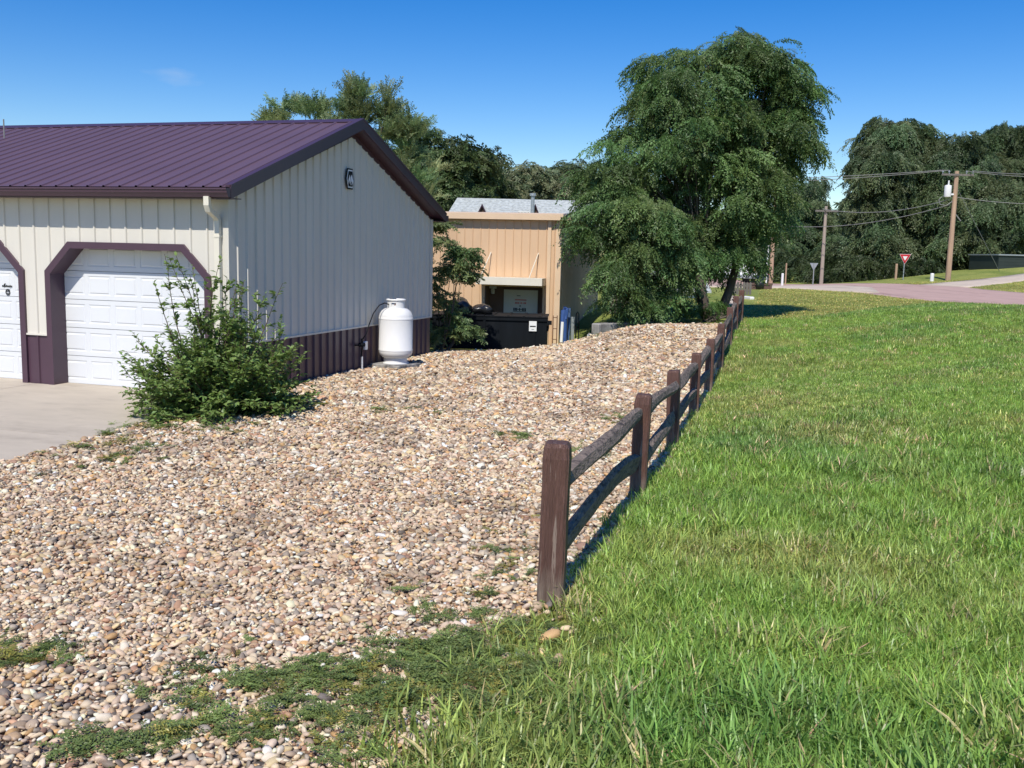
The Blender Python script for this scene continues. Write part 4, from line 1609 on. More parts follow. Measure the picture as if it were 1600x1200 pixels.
# dark green flat building on the right knoll
b = stand(1559, 421, 69)
e = empty('green_shed', (b.x, b.y, b.z - .4), .05, 'low dark green flat roofed shed on the grass knoll at the right', 'shed')
zt = at(1559, 399, 69).z - b.z + .4
t = MB()
for i in range(6):
    z0 = i * zt / 6
    t.box(0, 7, 0 - .012 * 1, 4, z0, z0 + zt / 6 - .015)
    t.box(0, 7, .0, 4, z0 + zt / 6 - .015, z0 + zt / 6)
t.build('wall', M['darkgreen'], e)
t = MB()
t.box(-.1, 7.1, -.12, 4.1, zt, zt + .09)
t.build('roof', M['galv'], e)

# ================================================================== FOLIAGE
def leaf_quad(vs, fs, sh, base, d, up, L, W, r, tone=1.0):
    """a pointed leaf folded along the midrib, 4 triangles"""
    side = d.cross(up)
    if side.length < 1e-4:
        side = d.orthogonal()
    side.normalize()
    nrm = side.cross(d).normalized()
    o = len(vs)
    mid = base + d * L * .45
    vs += [base, mid + side * W * .5 + nrm * W * .12, base + d * L - nrm * L * .10, mid - side * W * .5 + nrm * W * .12, mid - nrm * W * .04]
    fs += [(o, o + 1, o + 4), (o + 1, o + 2, o + 4), (o + 2, o + 3, o + 4), (o + 3, o, o + 4)]
    s = tone * r.uniform(.75, 1.25)
    y = r.uniform(.92, 1.12)
    sh += [(s * y, s, s * .9)] * 5

def spray_mesh(name, seed, n, length, L, W, droop, spread):
    r = random.Random(seed)
    vs, fs, sh = [], [], []
    d0 = Vector((1, 0, .15)).normalized()
    # main twig with side twigs
    twigs = []
    pts = []
    p, d = Vector((0, 0, 0)), d0.copy()
    seg = 8
    for i in range(seg + 1):
        pts.append((p.copy(), d.copy()))
        d = (d + Vector((r.uniform(-.1, .1), r.uniform(-.16, .16), -droop / seg))).normalized()
        p = p + d * length / seg
    twigs.append((pts, n // 2))
    for k in range(5):
        i = r.randint(1, seg - 2)
        q, dd = pts[i]
        sgn = 1 if k % 2 else -1
        d = (dd + Vector((0, sgn * spread, r.uniform(-.3, .3)))).normalized()
        sp = []
        p = q.copy()
        ln = length * r.uniform(.35, .6)
        for j in range(5):
            sp.append((p.copy(), d.copy()))
            d = (d + Vector((0, 0, -droop / 6))).normalized()
            p = p + d * ln / 4
        twigs.append((sp, n // 10))
    for tp, m in twigs:
        for i in range(m):
            t = (i + r.random()) / m * (len(tp) - 1)
            j = min(int(t), len(tp) - 2)
            q = tp[j][0].lerp(tp[j + 1][0], t - j)
            dd = tp[j][1]
            sgn = 1 if i % 2 else -1
            sd = dd.cross(Vector((0, 0, 1)))
            sd = sd.normalized() if sd.length > 1e-3 else Vector((0, 1, 0))
            ld = (dd * .6 + sd * sgn * .9 + Vector((r.uniform(-.3, .3), r.uniform(-.3, .3), r.uniform(-.55, .25)))).normalized()
            up = Vector((r.uniform(-.5, .5), r.uniform(-.5, .5), 1)).normalized()
            k = r.uniform(.7, 1.2)
            leaf_quad(vs, fs, sh, q, ld, up, L * k, W * k, r)
    return raw_mesh(name, vs, fs, M['leaf'], sh)

SPRAY = protos('elm_spray', [spray_mesh('elm_spray', s, 90, .75, .075, .034, 1.3, .8) for s in range(6)])
UPR = protos('upright_spray', [spray_mesh('upright_spray', 140 + s, 90, .75, .085, .045, .15, .75) for s in range(5)])
CLUMP = protos('leaf_clump', [spray_mesh('leaf_clump', 40 + s, 70, .8, .12, .075, .7, 1.1) for s in range(6)])
FAR = protos('far_clump', [spray_mesh('far_clump', 80 + s, 120, 1.5, .17, .085, 1.5, .9) for s in range(5)])

def tree(name, label, base, lobes, coll, n_idx, col, density, cr, hang=.5, size=1.0, trunk=None, group=None, seed=1, cat='tree', colvar=.25, limb_frac=.25, tint=None, up=.55):
    """lobes: (centre, radii) in world space; clusters sit on and near each lobe's surface, sprays hang from every cluster"""
    r = random.Random(seed)
    q = np.random.default_rng(seed)
    base = Vector(base)
    e = empty(name, base, 0, label, cat, group)
    P, Rt, Sc, Cl = [], [], [], []
    centres = []
    for c, rad in lobes:
        c = Vector(c)
        area = (rad[0] * rad[1] * rad[2]) ** (2 / 3)
        n = max(5, int(area * density))
        for i in range(n):
            v = Vector(q.normal(size=3))
            v.normalize()
            if v.z < -.3 and r.random() < .4:
                v.z = -v.z
            k = (r.random() ** .45) * .95 + .05 if r.random() < .35 else r.uniform(.70, 1.16)
            ctr = c + Vector((v.x * rad[0], v.y * rad[1], v.z * rad[2])) * k
            if ctr.z < base.z + .3:
                continue
            centres.append((ctr, c, k))
    for ctr, c, k in centres:
        rc = cr * r.uniform(.45, 1.4)
        tone = r.uniform(1 - colvar, 1 + colvar)
        yel = r.uniform(.82, 1.12)
        ns = int(22 * (rc / cr) ** 1.3)
        out = (ctr - c)
        out.z *= .4
        out = out.normalized() if out.length > 1e-3 else Vector((1, 0, 0))
        for j in range(ns):
            a = r.uniform(0, 2 * math.pi)
            el = math.asin(r.uniform(-.25, 1))
            d = Vector((math.cos(a) * math.cos(el), math.sin(a) * math.cos(el), math.sin(el)))
            p = ctr + Vector((d.x * rc, d.y * rc, d.z * rc * up)) * r.uniform(.1, 1)
            dirn = d * .8 + out * .8
            P.append(p - base)
            yaw = math.atan2(dirn.y, dirn.x) + r.uniform(-.6, .6)
            pitch = r.uniform(-.35, .5) + hang * r.uniform(.4, 1.4)
            Rt.append((r.uniform(-1.0, 1.0), pitch, yaw))
            s = size * r.choice((r.uniform(.5, .9), r.uniform(.8, 1.5)))
            Sc.append((s, s, s))
            tn = tone * r.uniform(.85, 1.15)
            Cl.append((col[0] * tn * yel, col[1] * tn, col[2] * tn))
    cw = scatter('crown', P, Rt, Sc, [r.randrange(n_idx) for _ in P], Cl, coll, e)
    cw['kind'] = 'stuff'
    # trunk and limbs
    if trunk:
        b = MB()
        rad0, split, nst = trunk
        stems = []
        for s_ in range(nst):
            sp = Vector((r.uniform(-.25, .25) * (nst > 1), r.uniform(-.2, .2) * (nst > 1), 0))
            fork = Vector((r.uniform(-.35, .35), r.uniform(-.3, .3), split * r.uniform(.85, 1.1))) + sp * 2
            pts = [sp + Vector((0, 0, -.3)), sp + Vector((0, 0, .02)), sp.lerp(fork, .4) + Vector((r.uniform(-.08, .08), 0, 0)), fork]
            b.tube(pts, [rad0 * 1.5, rad0 * 1.15, rad0 * .95, rad0 * .8], 10)
            stems.append((fork, rad0 * .8))
        for i, (ctr, c, k) in enumerate(centres):
            if r.random() > limb_frac:
                continue
            fork, fr = min(stems, key=lambda s: (s[0] - (ctr - base)).length)
            tgt = ctr - base
            mid = fork.lerp(tgt, .5) + Vector((0, 0, abs(tgt.z - fork.z) * .12 + .1))
            q1 = fork.lerp(mid, .5) + Vector((r.uniform(-.1, .1), r.uniform(-.1, .1), 0))
            rr_ = fr * r.uniform(.22, .5)
            b.tube([fork + Vector((0, 0, -.15)), q1, mid, mid.lerp(tgt, .6) + Vector((0, 0, .05)), tgt], [rr_, rr_ * .8, rr_ * .55, rr_ * .35, rr_ * .12], 6)
        b.build('trunk', M['bark'], e, True)
    return e

def lob(px, py, rx, ry, Y, dy=None, off=0):
    k = Y / FOC
    return (at(px, py, Y + off), (rx * k, (dy if dy else (rx + ry) / 2 * k), ry * k))
Y = 25.6
ebase = Vector((5.25, Y, h1(5.25, Y)))
elm_lobes = [lob(1080, 128, 62, 48, Y), lob(1135, 105, 56, 42, Y, off=.4), lob(1195, 150, 50, 42, Y, off=.5), lob(1242, 138, 16, 22, Y), lob(1182, 98, 32, 26, Y, off=-.2), lob(1226, 112, 26, 22, Y, off=.6), lob(1246, 195, 14, 38, Y, off=-.2), lob(1030, 185, 44, 48, Y, off=-.3), lob(1032, 118, 24, 30, Y), lob(1002, 172, 14, 26, Y), lob(948, 262, 22, 36, Y, off=-.6), lob(1095, 215, 78, 62, Y, off=-.4), lob(1180, 225, 68, 56, Y, off=.2), lob(1222, 205, 24, 52, Y, off=.3),
             lob(1208, 280, 26, 48, Y, off=.6), lob(1150, 300, 66, 60, Y), lob(1045, 280, 52, 50, Y, off=-.6), lob(985, 285, 34, 46, Y, off=-.6), lob(994, 215, 14, 22, Y), lob(960, 340, 44, 46, Y, off=-1.2), lob(922, 300, 14, 28, Y, off=-.8), lob(942, 372, 24, 28, Y, off=-1.8),
             lob(1010, 365, 56, 50, Y, off=-1.6), lob(1045, 395, 28, 26, Y, off=-1.8), lob(1000, 412, 36, 34, Y, off=-2.2), lob(970, 462, 16, 26, Y, off=-2.0), lob(1000, 455, 14, 26, Y, off=-1.8), lob(1118, 375, 40, 44, Y, off=1.2), lob(1052, 312, 44, 46, Y, off=.2), lob(1078, 418, 26, 28, Y, off=.5), lob(1148, 402, 22, 18, Y, off=-.2), lob(1085, 355, 34, 36, Y, off=-.2), lob(965, 300, 20, 30, Y, off=-1.0), lob(965, 436, 16, 28, Y, off=-2.2), lob(1040, 440, 20, 22, Y, off=-1.2), lob(1162, 352, 30, 26, Y), lob(1200, 325, 18, 26, Y, off=.6)]
tree('elm_tree', 'big dark green elm with drooping branches standing at the far end of the rail fence', ebase, elm_lobes, SPRAY, 6, (.110, .180, .066), 27, .34, hang=.32, size=.85, trunk=(.125, 1.7, 3), seed=3, colvar=.38, limb_frac=.4)
# shrub under the elm
Y = 24.6
b = stand(1092, 506, Y)
tree('shrub', 'rounded mid green shrub at the foot of the big elm', b, [lob(1092, 487, 33, 19, Y), lob(1125, 492, 18, 14, Y), lob(1066, 494, 18, 11, Y)], SPRAY, 6, (.10, .165, .05), 60, .18, hang=.2, size=.5, trunk=(.03, .2, 3), seed=5, cat='shrub')

# trees behind the garage
T2 = [('behind_tree', 'upright elm with pointed leafy tips rising behind the garage ridge', 32, [(565, 215, 44, 36), (548, 165, 14, 30), (572, 160, 13, 34), (596, 172, 13, 30), (528, 195, 14, 22), (600, 220, 26, 34), (640, 225, 14, 30), (622, 240, 22, 34), (652, 215, 7, 14), (600, 290, 50, 50), (640, 300, 40, 50)], (.22, .29, .15), UPR, 'n'),
      ('behind_tree', 'small pale green tree tips showing left above the garage roof ridge', 34, [(474, 182, 16, 24), (440, 192, 9, 18), (496, 186, 12, 22), (418, 200, 6, 8), (480, 230, 40, 30)], (.26, .32, .16), UPR, 'n'),
      ('dark_tree', 'dark rounded tree standing behind the right slope of the garage roof', 52, [(680, 262, 46, 50), (712, 290, 46, 50), (690, 330, 70, 50), (740, 262, 22, 28)], (.075, .11, .045), CLUMP, 'd'),
      ('dark_tree', 'dark tree just left of the grey shingle roof', 56, [(740, 292, 34, 46), (718, 320, 50, 40), (765, 330, 30, 40)], (.068, .10, .042), CLUMP, 'd'),
      ('pale_tree', 'pale grey green tree directly behind the grey shingle roof', 72, [(825, 292, 40, 26), (800, 300, 34, 28), (860, 300, 32, 24), (826, 330, 80, 30)], (.17, .20, .12), CLUMP, 'd'),
      ('pale_tree', 'pale green tree to the right of the flue pipe, left of the big elm', 75, [(895, 285, 28, 26), (880, 310, 44, 30), (925, 320, 30, 40)], (.15, .19, .10), CLUMP, 'd')]
for i, (nm, lab, Y, ls, col, coll, k) in enumerate(T2):
    px = ls[0][0]
    b = stand(px, 440, Y)
    tree(nm, lab, b, [lob(*l, Y) for l in ls], coll, 5, col, 20 if k == 'n' else 11, .26 if k == 'n' else .75, hang=-1.0 if k == 'n' else .15, size=.62 if k == 'n' else 1.1, trunk=(.14, 2.5, 1), seed=30 + i, group='trees behind the garage', up=.9)
# sapling at the garage's back corner
Y = 21.4
b = stand(690, 556, Y)
tree('sapling_tree', 'young leafy tree growing at the back corner of the garage beside the dumpster', b, [lob(692, 400, 26, 34, Y), lob(712, 425, 20, 20, Y), lob(684, 362, 12, 20, Y), lob(692, 505, 24, 28, Y), lob(712, 522, 18, 12, Y), lob(725, 395, 8, 8, Y), lob(684, 450, 10, 30, Y)],
     CLUMP, 6, (.15, .205, .09), 22, .18, hang=.0, size=.42, trunk=(.04, .5, 3), seed=41, colvar=.3, up=.8)

# trees across the road
T3 = [('roadside_tree', 'tall dark tree with a domed top left of the transformer pole', 84, [(1402, 232, 48, 46), (1430, 285, 66, 60), (1395, 320, 46, 60)], 'a'),
      ('roadside_tree', 'dark drooping tree at the left end of the far tree row beside the sky gap', 80, [(1368, 270, 28, 50), (1362, 330, 24, 44), (1372, 380, 34, 36)], 'a'),
      ('roadside_tree', 'broad dark tree behind the transformer pole', 82, [(1488, 262, 46, 44), (1500, 330, 70, 60), (1450, 350, 60, 60)], 'a'),
      ('roadside_tree', 'tall dark tree at the right edge with tips rising above the green shed', 86, [(1555, 240, 36, 40), (1598, 232, 30, 36), (1570, 310, 75, 70), (1640, 290, 70, 90)], 'a'),
      ('roadside_tree', 'drooping tree with a bare grey trunk behind the green shed', 78, [(1545, 345, 45, 40), (1600, 340, 45, 50), (1520, 375, 40, 30)], 'a'),
      ('roadside_tree', 'dark tree between the elm and the sky gap behind the grey pole', 106, [(1255, 345, 34, 60), (1285, 365, 24, 46), (1235, 370, 40, 60), (1270, 400, 40, 36)], 'a'),
      ('roadside_tree', 'dark bushy tree behind the red yield sign', 86, [(1400, 385, 50, 42), (1440, 395, 45, 40), (1370, 400, 44, 36)], 'b'),
      ('roadside_tree', 'low dark tree filling the gap between the two yield signs', 90, [(1325, 400, 40, 34), (1300, 412, 36, 26), (1350, 412, 36, 26)], 'b'),
      ('roadside_tree', 'dark tree low behind the white van and street sign', 96, [(1190, 400, 50, 40), (1140, 395, 60, 46), (1230, 415, 30, 26), (1080, 400, 50, 46)], 'b')]
for i, (nm, lab, Y, ls, k) in enumerate(T3):
    b = stand(ls[0][0], 443, Y)
    tree(nm, lab, b, [lob(*l, Y) for l in ls], FAR, 5, (.100, .140, .070) if k == 'a' else (.078, .112, .052), 7.5, .9, hang=.6, size=1.0, trunk=(.42, 3.5, 1), seed=60 + i, group='trees across the road', colvar=.3, limb_frac=.12)
# hedge row of undergrowth under the far trees
for i, (px, ry, Y) in enumerate(((1250, 15, 80), (1310, 16, 74), (1360, 15, 73), (1415, 17, 73), (1475, 18, 80), (1530, 24, 82), (1600, 32, 86))):
    b = stand(px, 440, Y)
    tree('undergrowth_bush', ('dark undergrowth bush under the far trees behind the ' + ['grey wooden pole', 'sky gap', 'short wooden post', 'red yield sign', 'transformer pole', 'guy wire', 'green shed'][i]), b, [lob(px, 436 - ry, 40, ry, Y)], FAR, 5, (.05, .075, .03), 9, .8, hang=.4, size=.85, trunk=(.1, .5, 1), seed=90 + i, group='undergrowth across the road', cat='bush', limb_frac=.1)
# distant wood closing the horizon
px_, q_ = [], np.random.default_rng(4)
P, Rt, Sc, Cl = [], [], [], []
for i in range(2600):
    a = q_.uniform(-1.1, 1.1)
    d = q_.uniform(150, 215)
    x, y = d * math.sin(a), d * math.cos(a)
    z = h1(x, y) + (q_.random() ** .8) * (6.5 + 2.0 * math.sin(a * 23))
    P.append((x, y, z))
    Rt.append((q_.uniform(-.6, .6), q_.uniform(-.2, .9), q_.uniform(0, 6.28)))
    s = q_.uniform(2, 3.4)
    Sc.append((s, s, s))
    t_ = q_.uniform(.7, 1.2)
    Cl.append((.045 * t_, .068 * t_, .03 * t_))
tag(scatter('distant_wood', P, Rt, Sc, q_.integers(0, 5, len(P)), Cl, FAR), 'far off dark wood along the horizon', kind='stuff')

# bush in front of the garage corner: stems, twigs and leaves as one plant
def bush():
    r = random.Random(17)
    q = at(343, 640, 12.0)
    base = Vector((q.x, q.y, h1(q.x, q.y)))
    e = empty('leafy_bush', base, 0, 'wild leafy green bush growing in the gravel before the garage corner', 'bush')
    vs, fs, sh = [], [], []
    st = MB()
    for i in range(215):
        a = r.uniform(0, 2 * math.pi)
        tall = i < 16
        tilt = r.uniform(.02, .5) if tall else min(1.62, abs(r.gauss(.95, .42)))
        ln = r.uniform(1.55, 2.1) if tall else r.uniform(.72, 1.24) * (1.15 - .10 * tilt)
        d = Vector((math.cos(a) * math.sin(tilt) * (1 if tall else 1.05), math.sin(a) * math.sin(tilt), math.cos(tilt))).normalized()
        p = Vector((r.uniform(-.22, .22), r.uniform(-.18, .18), 0))
        pts = [p]
        n = 9
        for k in range(n):
            d = (d + Vector((r.uniform(-.14, .14), r.uniform(-.14, .14), r.uniform(-.12, .10) if not tall else r.uniform(-.05, .10)))).normalized()
            p = p + d * ln / n
            if p.z < .05: p.z = .05 + r.random() * .04
            pts.append(p.copy())
        st.tube(pts, [.012 - .009 * k / n for k in range(n + 1)], 4, cap=False)
        segs = [(pts, 1.0)]   # stem, then its side twigs
        for k in range(9 if not tall else 7):
            j = r.randint(2, n - 1)
            b0 = pts[j]
            dd = (pts[j] - pts[j - 1]).normalized()
            sd = (dd + Vector((r.uniform(-1, 1), r.uniform(-1, 1), r.uniform(-.5, .6)))).normalized()
            l2 = r.uniform(.12, .36) if not tall else r.uniform(.08, .20)
            tw = [b0 + sd * l2 * u for u in (0, .25, .5, .75, 1.0)]
            st.tube([tw[0], tw[2], tw[4]], [.004, .003, .0015], 3, cap=False)
            segs.append((tw, .5))
        for tp, w in segs:
            m = (28 if tall else 20) if w == 1.0 else 11
            for k in range(m):
                t = (.30 if w == 1.0 else .1) + (.70 if w == 1 else .9) * (k + r.random()) / m
                t *= len(tp) - 1
                j = min(int(t), len(tp) - 2)
                b0 = tp[j].lerp(tp[j + 1], t - j)
                dd = (tp[j + 1] - tp[j]).normalized()
                ld = (dd * .5 + Vector((r.uniform(-1, 1), r.uniform(-1, 1), r.uniform(-.5, .4)))).normalized()
                up = Vector((r.uniform(-.6, .6), r.uniform(-.6, .6), 1)).normalized()
                k2 = r.uniform(.7, 1.25)
                leaf_quad(vs, fs, sh, b0, ld, up, .074 * k2, .046 * k2, r, .95)
    st.build('stems', M['twig'], e)
    me = raw_mesh('foliage', vs, fs, leaf_plain((.18, .275, .088)), sh)
    o = link('foliage', me, e)
    o['kind'] = 'stuff'
def leaf_plain(col):
    m = M['leaf'].copy()
    n = m.node_tree
    for nd in n.nodes:
        if nd.type == 'ATTRIBUTE' and nd.attribute_name == 'col':
            rgb = n.nodes.new('ShaderNodeRGB')
            rgb.outputs[0].default_value = (*col, 1)
            for l in list(nd.outputs['Color'].links):
                n.links.new(rgb.outputs[0], l.to_socket)
    return m
bush()

# ================================================================== STONES
def stone_mesh(seed, sub):
    r = random.Random(seed)
    bm = bmesh.new()
    bmesh.ops.create_icosphere(bm, subdivisions=sub, radius=.5)
    ax = Vector((r.uniform(.85, 1.25), r.uniform(.60, .92), r.uniform(.40, .62)))
    ph = [r.uniform(0, 6) for _ in range(5)]
    cuts = []
    for _ in range(5):
        v = Vector((r.gauss(0, 1), r.gauss(0, 1), r.gauss(0, 1))).normalized()
        cuts.append((v, r.uniform(.31, .44)))
    for v in bm.verts:
        d = v.co.copy()
        for n_, k in cuts:
            t = d.dot(n_)
            if t > k: d -= n_ * (t - k) * .75
        d *= 1 + .08 * math.sin(5 * d.x * 2 + ph[0]) * math.sin(4 * d.y * 2 + ph[1]) + .06 * math.sin(7 * d.z * 2 + ph[2] + 3 * d.x)
        v.co = Vector((d.x * ax.x, d.y * ax.y, d.z * ax.z))
    me = bpy.data.meshes.new('stone')
    bm.to_mesh(me)
    bm.free()
    me.materials.append(M['stone'])
    me.polygons.foreach_set('use_smooth', [True] * len(me.polygons))
    shade_attr(me, np.ones(len(me.vertices)))
    return me
STN = protos('river_stone', [stone_mesh(s, 2) for s in range(12)])
PAL = np.array(STONE)
PALW = np.array([12, 10, 9, 10, 7, 6, 4, 6, 4, 5, 4, 2.5, 9, 3, 6, 9], float)
PALW /= PALW.sum()
def grid_pts(x0, x1, y0, y1, st, jit=.5):
    nx_, ny_ = int((x1 - x0) / st), int((y1 - y0) / st)
    a, b = np.meshgrid(np.arange(nx_), np.arange(ny_))
    x = x0 + (a.ravel() + .5 + rng.uniform(-jit, jit, a.size)) * st
    y = y0 + (b.ravel() + .5 + rng.uniform(-jit, jit, a.size)) * st
    return x, y
G = {'p': [], 's': []}
for y0, y1, st, sz in ((1.6, 5.2, .0205, .0262), (5.2, 8.5, .0262, .0315), (8.5, 13, .035, .041), (13, 24, .047, .053)):
    x, y = grid_pts(-7.0, 5.6, y0, y1, st, .6)
    fr = np.abs(x) < y * .60 + 2.9
    x, y = x[fr], y[fr]
    k = inside(GRAVEL, x, y)
    x, y = x[k], y[k]
    # keep out of the garage foot and thin out along the lawn
    z = H(x, y)
    s = sz * np.exp(rng.normal(0, .34, len(x)))
    big = rng.random(len(x)) < .03
    s[big] *= 1.45
    s = np.minimum(s, sz * 2.2)
    G['p'].append(np.c_[x, y, z + s * .10 + rng.uniform(-.006, .014, len(x)) + .012 * (vnoise(x, y, .22) - .5)])
    G['s'].append(s)
# stray stones over the lawn edge near the first post
x = rng.uniform(-.4, .55, 260)
y = rng.uniform(2.9, 4.6, 260)
s = .04 * np.exp(rng.normal(0, .35, 260))
k = ~inside(GRAVEL, x, y)
G['p'].append(np.c_[x, y, H(x, y) + s * .15][k])
G['s'].append(s[k])
gp_ = np.vstack(G['p'])
gs_ = np.concatenate(G['s'])
n = len(gp_)
ci = rng.choice(len(PAL), n, p=PALW)
patch = vnoise(gp_[:, 0], gp_[:, 1], .55)
colr = (PAL[ci] * .82 + .18 * np.array([.50, .40, .30])) * rng.uniform(.72, 1.2, (n, 1)) * 1.0 * np.array([1.03, .995, .94])
colr = colr * (1 - .25 * (patch > .72))[:, None]
colr = np.clip(colr, .02, .70)
rot = np.c_[rng.normal(0, .36, n), rng.normal(0, .36, n), rng.uniform(0, 6.28, n)]
scl = gs_[:, None] * np.c_[rng.uniform(.85, 1.3, n), rng.uniform(.8, 1.1, n), rng.uniform(.8, 1.2, n)]
idx = rng.integers(0, 12, n)
deb = rng.random(n) < .02          # dead leaves and chips lying among the stones
scl[deb] *= np.array([1.0, .6, .16])
colr[deb] = np.array([.17, .10, .055]) * rng.uniform(.6, 1.4, (deb.sum(), 1))
gp_[deb, 2] += .012
# the 300 that show largest become objects of their own, parts of the gravel bed
dist = np.linalg.norm(gp_ - np.array([0, 0, CAM_Z]), axis=1)
vis = (np.abs(gp_[:, 0]) < gp_[:, 1] * .53) & (gp_[:, 1] > 2.95)
score = np.where(vis & ~deb, gs_ / dist, 0)
top = np.argsort(-score)[:300]
rest = np.ones(n, bool)
rest[top] = False
o = scatter('river_gravel', gp_[rest], rot[rest], scl[rest], idx[rest], colr[rest], STN)
tag(o, 'rounded river gravel in tan, pink, white and grey', kind='stuff')
stone_mats = []
for c in STONE:
    stone_mats.append(mat('river_stone_tone', tuple((v * .82 + .18 * q) * .97 for v, q in zip(c, (.50, .40, .30))), .6, .2, 30, spec=.35, bump=.15, bscale=60))
stone_me = {}
for t_ in top:
    key = (int(idx[t_]), int(ci[t_]))
    if key not in stone_me:
        me = STN.objects[key[0]].data.copy()
        me.materials[0] = stone_mats[key[1]]
        stone_me[key] = me
    o = link('stone', stone_me[key], gravel)
    o.location = gp_[t_]
    o.rotation_euler = rot[t_]
    o.scale = scl[t_]

# ================================================================== GRASS
def tuft_mesh(seed, nb, hgt, rad, w, curve):
    r = random.Random(seed)
    vs, fs, sh = [], [], []
    for i in range(nb):
        a = r.uniform(0, 2 * math.pi)
        q = rad * math.sqrt(r.random())
        b = Vector((q * math.cos(a), q * math.sin(a), -.01))
        h = hgt * r.uniform(.45, 1.15)
        la = r.uniform(0, 2 * math.pi)
        ld = Vector((math.cos(la), math.sin(la), 0))
        lean_ = r.uniform(.1, .9) * curve
        sd = Vector((-ld.y, ld.x, 0))
        ww = w * r.uniform(.7, 1.3)
        o = len(vs)
        for t, k in ((0, 1.0), (.4, .95), (.75, .65), (1.0, .04)):
            c = b + Vector((0, 0, h * (t - .28 * lean_ * t * t))) + ld * h * lean_ * t * t
            vs += [c - sd * ww * .5 * k, c + sd * ww * .5 * k]
            base_t = 1.0
        for k in range(3):
            fs.append((o + 2 * k, o + 2 * k + 1, o + 2 * k + 3, o + 2 * k + 2))
        s = r.uniform(.6, 1.45)
        dry = r.random() < .10
        tone = (s * 2.1, s * 1.45, s * 1.9) if dry else (s * r.uniform(.85, 1.15), s, s * .9)
        sh += [tone] * 8
    return raw_mesh('tuft', vs, fs, M['grass'], sh)
TUFT = protos('grass_tuft', [tuft_mesh(s, 15, .095, .05, .0062, 1.2) for s in range(6)] + [tuft_mesh(20 + s, 9, .16, .05, .0085, 1.1) for s in range(4)] + [tuft_mesh(40 + s, 30, .11, .12, .010, .9) for s in range(4)] + [tuft_mesh(60 + s, 40, .055, .16, .012, 1.2) for s in range(4)])
def lawn_mask(x, y):
    s = (np.c_[x, y] - FA) @ FD
    off = (np.c_[x, y] - FA) @ FN
    edge = .05 + .10 * vnoise(s, s * 0, .5) + np.where(s > 10, .0, 0)
    right = (off > edge) & (s > -.15)
    # below the first post the lawn edge runs down towards the viewer
    low = (y < 4.55) & (x > np.interp(y, [0, 1.5, 3.0, 3.6, 4.1, 4.5], [-.55, -.42, -.20, .12, .30, .40]) + .16 * (vnoise(x, y, .3) - .5))
    # the edge breaks up into loose tufts
    m = right | low | ((off > edge - .12) & (s > -.15) & (rng.random(len(x)) < .25)) | ((y < 4.4) & (y > 2.6) & (x > np.interp(y, [2.6, 3.6, 4.4], [-.62, -.30, .02])) & (rng.random(len(x)) < .16))
    m &= ~inside(ROAD, x, y)
    return m
P, Rt, Sc, Ix, Cl = [], [], [], [], []
for y0, y1, st, ixs, sc in ((1.4, 5.2, .027, range(0, 10), (.72, 1.1)), (5.2, 8.5, .040, range(0, 10), (.85, 1.25)), (8.5, 15, .065, range(10, 14), (.65, 1.0)), (15, 33, .105, range(10, 14), (.6, 1.0))):
    xr = 17.5
    x, y = grid_pts(-.9, xr, y0, y1, st, .7)
    k = np.abs(x) < y * .60 + 2.9
    x, y = x[k], y[k]
    k = lawn_mask(x, y)
    x, y = x[k], y[k]
    # the mown strip beyond the crest starts with the road side dip
    mown = y > np.interp(x, [4, 6.3, 7.4, 8.5, 9.75, 12, 14], [24.6, 25.0, 24.9, 25.7, 26.8, 30, 32.5])
    x, y = x[~mown], y[~mown]
    n1 = vnoise(x, y, 1.1)
    n2 = vnoise(x + 31, y + 7, .33)
    n3 = vnoise(x - 11, y + 3, 2.6)
    bare = (n1 * .55 + n2 * .45 > .70) & (rng.random(len(x)) < .6)
    x, y, n1, n2, n3 = x[~bare], y[~bare], n1[~bare], n2[~bare], n3[~bare]
    m = len(x)
    ln = rng.uniform(sc[0], sc[1], m) * (.70 + .55 * n2) * np.where(n3 > .5, 1.05, .82)
    P.append(np.c_[x, y, H(x, y)])
    Rt.append(np.c_[rng.normal(0, .15, m), rng.normal(0, .15, m), rng.uniform(0, 6.28, m)])
    Sc.append(np.c_[ln * rng.uniform(.9, 1.2, m), ln * rng.uniform(.9, 1.2, m), ln])
    Ix.append(rng.choice(list(ixs), m, p=None))
    base = np.array([.242, .380, .084])
    yel = np.array([.40, .37, .15])
    drk = np.array([.145, .280, .072])
    # dry patches
    f = np.clip((n1 - .58) * 2.6, 0, 1) * .55 + np.clip((n2 - .66) * 2, 0, 1) * .35
    dp = np.exp(-(((x - 3.3) / 1.0) ** 2 + ((y - 12.3) / 1.6) ** 2)) + .7 * np.exp(-(((x - 1.9) / .5) ** 2 + ((y - 5.2) / .5) ** 2)) + .6 * np.exp(-(((x - 4.9) / 1.2) ** 2 + ((y - 16.5) / 1.5) ** 2))
    f = np.clip(f * .8 + dp * .45, 0, .65)[:, None]
    n4 = vnoise(x + 17, y - 23, .62)
    g_ = np.clip((n3 - .45) * 2.2 + (n4 - .55) * 1.8, 0, 1)[:, None]
    c = (base * (1 - g_ * .8) + drk * g_ * .8) * (1 - f) + yel * f
    straw = (rng.random(m) < .025 + .06 * (n2 > .62))[:, None]
    c = np.where(straw, np.array([.50, .44, .24]), c)
    Cl.append(c * rng.uniform(.65, 1.35, (m, 1)))
o = scatter('lawn_grass', np.vstack(P), np.vstack(Rt), np.vstack(Sc), np.concatenate(Ix), np.vstack(Cl), TUFT)
tag(o, 'long green lawn grass right of the rail fence', kind='stuff')
